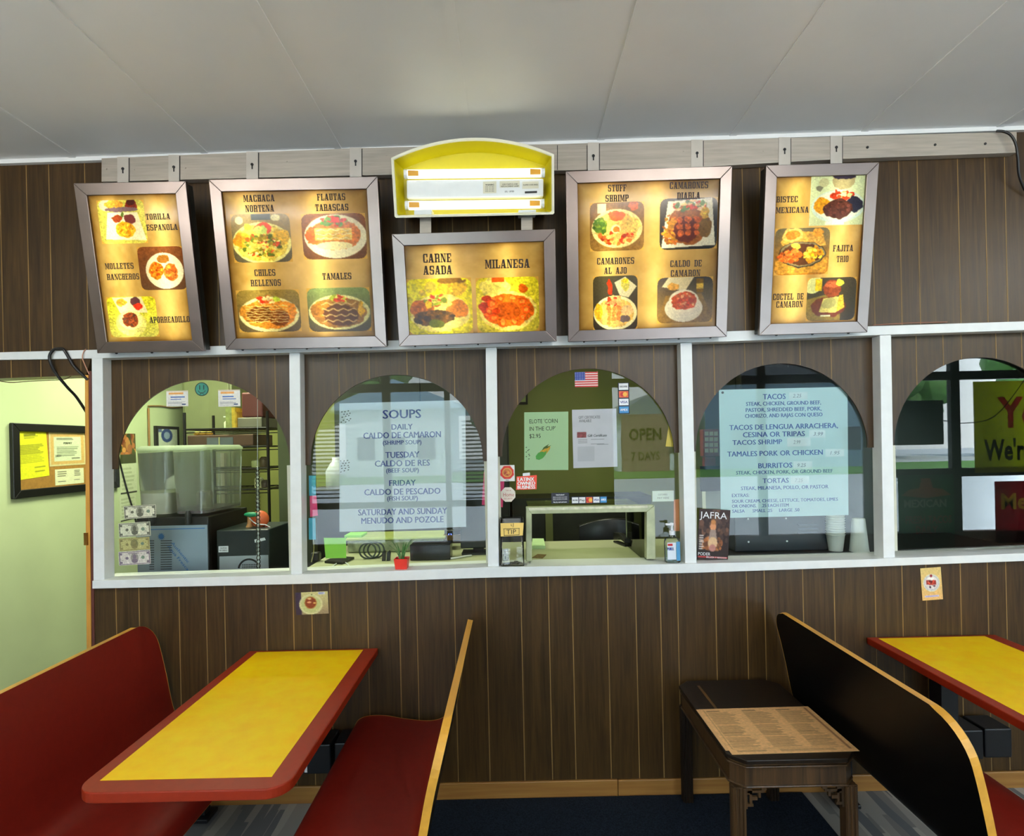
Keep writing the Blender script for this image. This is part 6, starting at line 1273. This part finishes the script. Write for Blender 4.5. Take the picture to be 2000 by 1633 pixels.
MB().lathe((pot.x, 1.5, 1.42), [(.07, 0), (.075, .02), (.075, .13), (.04, .19), (.028, .2), (.028, .23), (0, .23)], 18).build('jug_body', pm('jug_white', (222, 226, 230), .4), wj); MB().tube([(pot.x+.06, 1.47, 1.59), (pot.x+.11, 1.46, 1.58), (pot.x+.115, 1.46, 1.5), (pot.x+.073, 1.47, 1.48)], .009, 8).build('handle', MATS['jug_white'], wj)
# ------------------------------------------------------------------ pass-through in the third window
pas = thing('pass_through', (P(1155, 1090, YG).x, .1, WT), 'clear plastic framed pass-through opening at the bottom of the third window', 'serving hatch')
acr = pm('aged_acrylic_edge', (170, 176, 140), .3, var=.15, scale=20); FP = wallplane(.052)
o0, o1, o2, o3 = FP.px(1027.5, 1097), FP.px(1281, 1092), FP.px(1279, 986.5), FP.px(1027.5, 991)
i0, i1, i2_, i3 = FP.px(1039, 1096), FP.px(1263, 1092), FP.px(1263, 1000), FP.px(1038.5, 1004)
mb = MB()
for q in ([o0, i0, i3, o3], [o3, i3, i2_, o2], [i1, o1, o2, i2_]): mb.slab(FP, q, -.05, 0)
mb.build('front_frame', acr, pas, bev=.003)
hx0, hx1, hz = i0[0]-.004, i1[0]+.004, i3[1]+.01; hp = glass('hatch_plastic', (.86, .9, .78), 1.45, 1.0)
MB().box(hx1, hx1+.006, .103, .56, WT+.002, hz).build('side_pane', hp, pas); MB().box(hx0-.006, hx0, .103, .56, WT+.002, hz).build('side_pane', hp, pas); MB().box(hx0-.006, hx1+.006, .103, .56, hz, hz+.006).build('top_pane', hp, pas)
mb = MB().box(hx0-.006, hx1+.006, .05, .11, hz+.008, hz+.02); mb.build('top_ledge', pm('dusty_ledge', (206, 206, 180), .6, var=.2, scale=40), pas)
MB().box(hx1-.002, hx1+.008, .555, .565, WT+.002, hz).build('rear_edge', acr, pas)
# things on the counter seen through it
q = PZ(1222, 1068, WT); sx_, sy_ = q.x, q.y
sp_ = thing('stapler', (sx_, sy_+.07, WT), 'black stapler on the counter inside the pass-through', 'stapler')
MB().slab(Zw, [(sx_-.008, sy_), (sx_+.03, sy_), (sx_-.012, sy_+.15), (sx_-.046, sy_+.15)], .0005, .012).build('base', black_m, sp_, bev=.003)
mb = MB(); mb.loft([[(sx_-.004, sy_+.004, WT+.02), (sx_+.026, sy_+.004, WT+.02), (sx_+.026, sy_+.004, WT+.045), (sx_-.004, sy_+.004, WT+.045)], [(sx_-.024, sy_+.08, WT+.036), (sx_+.008, sy_+.08, WT+.036), (sx_+.008, sy_+.08, WT+.066), (sx_-.024, sy_+.08, WT+.066)], [(sx_-.044, sy_+.15, WT+.02), (sx_-.014, sy_+.15, WT+.02), (sx_-.014, sy_+.15, WT+.062), (sx_-.044, sy_+.15, WT+.062)]], smooth=False); mb.build('top_arm', black_m, sp_, bev=.004)
q = [PZ(*p_, WT) for p_ in ((1039, 1073), (1065, 1072.5), (1062, 1058), (1040, 1058))]
tag(MB().slab(Zw, [(v_.x, v_.y) for v_ in q], .0005, .02).build('receipt_pad', pm('pad_green', (190, 220, 160), .6)), 'pale green receipt pad on the counter inside the pass-through', 'pad')
q = [PZ(*p_, WT) for p_ in ((1039, 1090), (1060, 1091), (1067, 1084), (1050, 1083))]
tag(MB().slab(Zw, [(v_.x, v_.y) for v_ in q], .0005, .003).build('brown_card', pm('brown_card', (120, 96, 56), .6, var=.5, scale=60)), 'small brown card lying at the front of the pass-through counter', 'card')
ch_ = thing('office_chair', (P(1200, 1045, 1.1).x, 1.15, 0), 'black office chair behind the counter, seen through the pass-through', 'chair')
cxx = P(1200, 1045, 1.1).x
pr = []
for k in range(9):
    t = -1+k/4; zt_ = 1.2-.05*t*t; pr.append([(cxx+.23*t, 1.12+.04*t*t, zt_-.32), (cxx+.23*t, 1.16+.04*t*t, zt_-.32), (cxx+.23*t, 1.16+.04*t*t, zt_), (cxx+.23*t, 1.12+.04*t*t, zt_)])
MB().loft(pr).build('backrest', pm('chair_black', (30, 30, 30), .3), ch_, bev=.01)
MB().box(cxx-.23, cxx+.23, .84, 1.1, .55, .62).build('seat', black_m, ch_, bev=.02); MB().lathe((cxx, .98, .02), [(.26, 0), (.24, .04), (.03, .08), (.03, .53)], 16).build('pedestal', black_m, ch_); MB().box(cxx-.03, cxx+.03, 1.05, 1.17, .56, .95).build('back_bar', black_m, ch_)
rc = thing('back_counter', (.35, 2.15, 0), 'dark back counter along the rear wall behind the third window', 'cabinet')
MB().box(.0, 1.15, 1.95, 2.39, 0, 1.27).build('carcass', pm('back_counter_dark', (36, 38, 24), .5, var=.3), rc)
MB().box(.27, .33, 1.93, 1.95, .1, 1.25).build('door_stile', pm('stile_green', (110, 116, 64), .5), rc)
sheet('wall_picture', wallplane(YB-.002), [(985, 735), (1031, 738), (1030, 790), (985, 790)], [('bg', (34, 34, 28)), ('r', .08, .08, .92, .92, (170, 180, 120))], 'black framed picture on the olive rear wall', 'picture', 1, thick=.015, off=.016)
# ------------------------------------------------------------------ behind the fourth and fifth windows
mc_ = thing('black_machine', (P(1526, 1080, .3).x, .45, WT), 'black boxy machine with white screws below the tacos sign', 'machine')
mb = MB(); a, b_ = bp(mb, 1436, 960, 1616, 1088, .30, .3, WT+.0005); mb.build('casing', pm('machine_black', (30, 38, 46), .35, var=.1), mc_, bev=.006)
MP = wallplane(.2995)
for x, y in ((1461, 1013.5), (1535, 1012.5), (1462, 1058.5), (1537, 1057)): q = MP.px(x, y); MB().slab(MP, arc(q[0], q[1], .005, 0, 330, 11), 0, .002).build('screw', white_m, mc_)
for k in range(3):
    y = 1023+k*8; mb = MB().slab(MP, MP.pxs([(1556, y), (1594, y-1), (1598, y+3), (1560, y+4)]), 0, .004); mb.build('vent_fin', pm('machine_grey', (52, 62, 70), .3), mc_, bev=.001)
MB().slab(MP, MP.pxs([(1481, 1084), (1518, 1083), (1518, 1077), (1481, 1078)]), 0, .001).build('orange_label', pm('label_orange', (206, 110, 50), .5), mc_)
foam_m = pm('foam_cup', (222, 228, 222), .5, var=.02)
q = PZ(1636, 1077, WT); cs_n = 9
for k in range(cs_n):
    z = WT+.001+k*.0125; o = MB().lathe((q.x, .28, z), [(.034, 0), (.045, .085), (.048, .086), (.048, .09), (.043, .088), (.033, .004)], 20).build('foam_cup', foam_m)
    tag(o, 'white foam cup nested upright in the stack beside the black machine, ' + ['lowest', 'second', 'third', 'fourth', 'fifth', 'sixth', 'seventh', 'eighth', 'topmost'][k] + (' from the bottom' if 0 < k < 8 else ' of the stack'), 'cup', 'stacked foam cups')
q = PZ(1678, 1078, WT); o = MB().lathe((P(1678, 1070, .25).x, .25, WT+.001), [(.048, 0), (.048, .005), (.046, .006), (.031, .172), (.029, .174), (0, .174)], 24).build('foam_cup', foam_m)
tag(o, 'tall white foam cup upside down at the right of the fourth window', 'cup')
cr = thing('card_rack', (P(1388, 860, .5).x, .55, WT), 'red brown rack of small cards at the left of the fourth window', 'rack')
mb = MB(); bp(mb, 1374, 838, 1404, 892, .5, .06); bp(mb, 1380, 892, 1398, 1090, .52, .04, WT+.0005); mb.build('rack_body', pm('rack_red', (126, 66, 60), .5), cr, bev=.004)
mb = MB()
for i in range(4):
    for j in range(3): bp(mb, 1377+9*j, 843+11*i, 1384+9*j, 851+11*i, .496, .004)
mb.build('rack_cards', pm('rack_cards', (190, 180, 150), .5), cr)['kind'] = 'stuff'
mb = MB(); a, b_ = bp(mb, 1369, 910, 1406, 960, .4, .01); bk = mb.build('black_placard', black_m); tag(bk, 'small black scalloped placard behind the magazine', 'placard')
mb = MB(); bp(mb, 1379, 949, 1408, 1000, .44, .06, WT+.0005); tag(mb.build('white_carton', pm('white_carton', (206, 210, 206), .6, var=.05)), 'white carton standing behind the magazine', 'carton')
fd = thing('dark_fridge', (1.75, 1.2, 0), 'tall black fridge behind the tacos sign', 'fridge')
a = P(1447, 740, .9); b_ = P(1632, 740, .9); MB().box(a.x, b_.x, .9, .99, .05, 2.3).build('fridge_door', pm('fridge_black', (20, 16, 16), .3), fd, bev=.01)
MB().box(a.x, b_.x, .995, 1.6, .02, 2.3).build('fridge_body', black_m, fd); MB().box(a.x+.03, a.x+.05, .86, .9, 1.2, 1.8).build('handle', steel_m, fd)
# ------------------------------------------------------------------ lamps of the back room
for k, (x, y, e_) in enumerate(((-1.85, .26, 13), (-.5, .7, 5), (.55, .8, 7), (-2.1, 1.3, 20))):
    L_ = thing('ceiling_light', (x, y, 2.75), ['greenish ceiling light over the drink dispenser', 'ceiling light over the second window worktop', 'ceiling light over the pass-through counter', 'greenish ceiling light over the wire shelving'][k], 'lamp')
    MB().box(x-.3, x+.3, y-.08, y+.08, 2.70, 2.75).build('lamp_housing', white_m, L_)
    ld = bpy.data.lights.new('lamp_light', 'AREA'); ld.shape = 'RECTANGLE'; ld.size = .56; ld.size_y = .14; ld.energy = e_; ld.color = (.94, 1.0, .72)
    lo = bpy.data.objects.new('lamp_light', ld); COL.objects.link(lo); lo.parent = L_; lo.location = (0, 0, -.055)

for k, (x, y) in enumerate(((-2.2, -2.3), (1.4, -2.3), (4.8, -2.3), (-2.2, -3.7), (1.4, -3.7), (4.8, -3.7))):  # unseen uplights added to brighten the ceiling and the dining room
    L_ = thing('ceiling_light', (x, y, zc(x)), 'added two tube light that brightens the dining room, out of view behind the photographer', 'lamp', 'added dining room lights')
    z = zc(x)
    for dx in (-.4, .4): MB().tube([(x+dx, y, z-.22), (x+dx, y, z+.01)], .006, 6, False).build('hanging_rod', white_m, L_)
    MB().box(x-.62, x+.62, y-.16, y+.16, z-.32, z-.30).build('lamp_housing', white_m, L_)
    for s_ in (-1, 1): MB().tube([(x-.58, y+s_*.1, z-.26), (x+.58, y+s_*.1, z-.26)], .03, 10, False).build('lit_tube', MATS.get('added_room_tube') or emit('added_room_tube', (1.0, .97, .90), 25.0), L_)
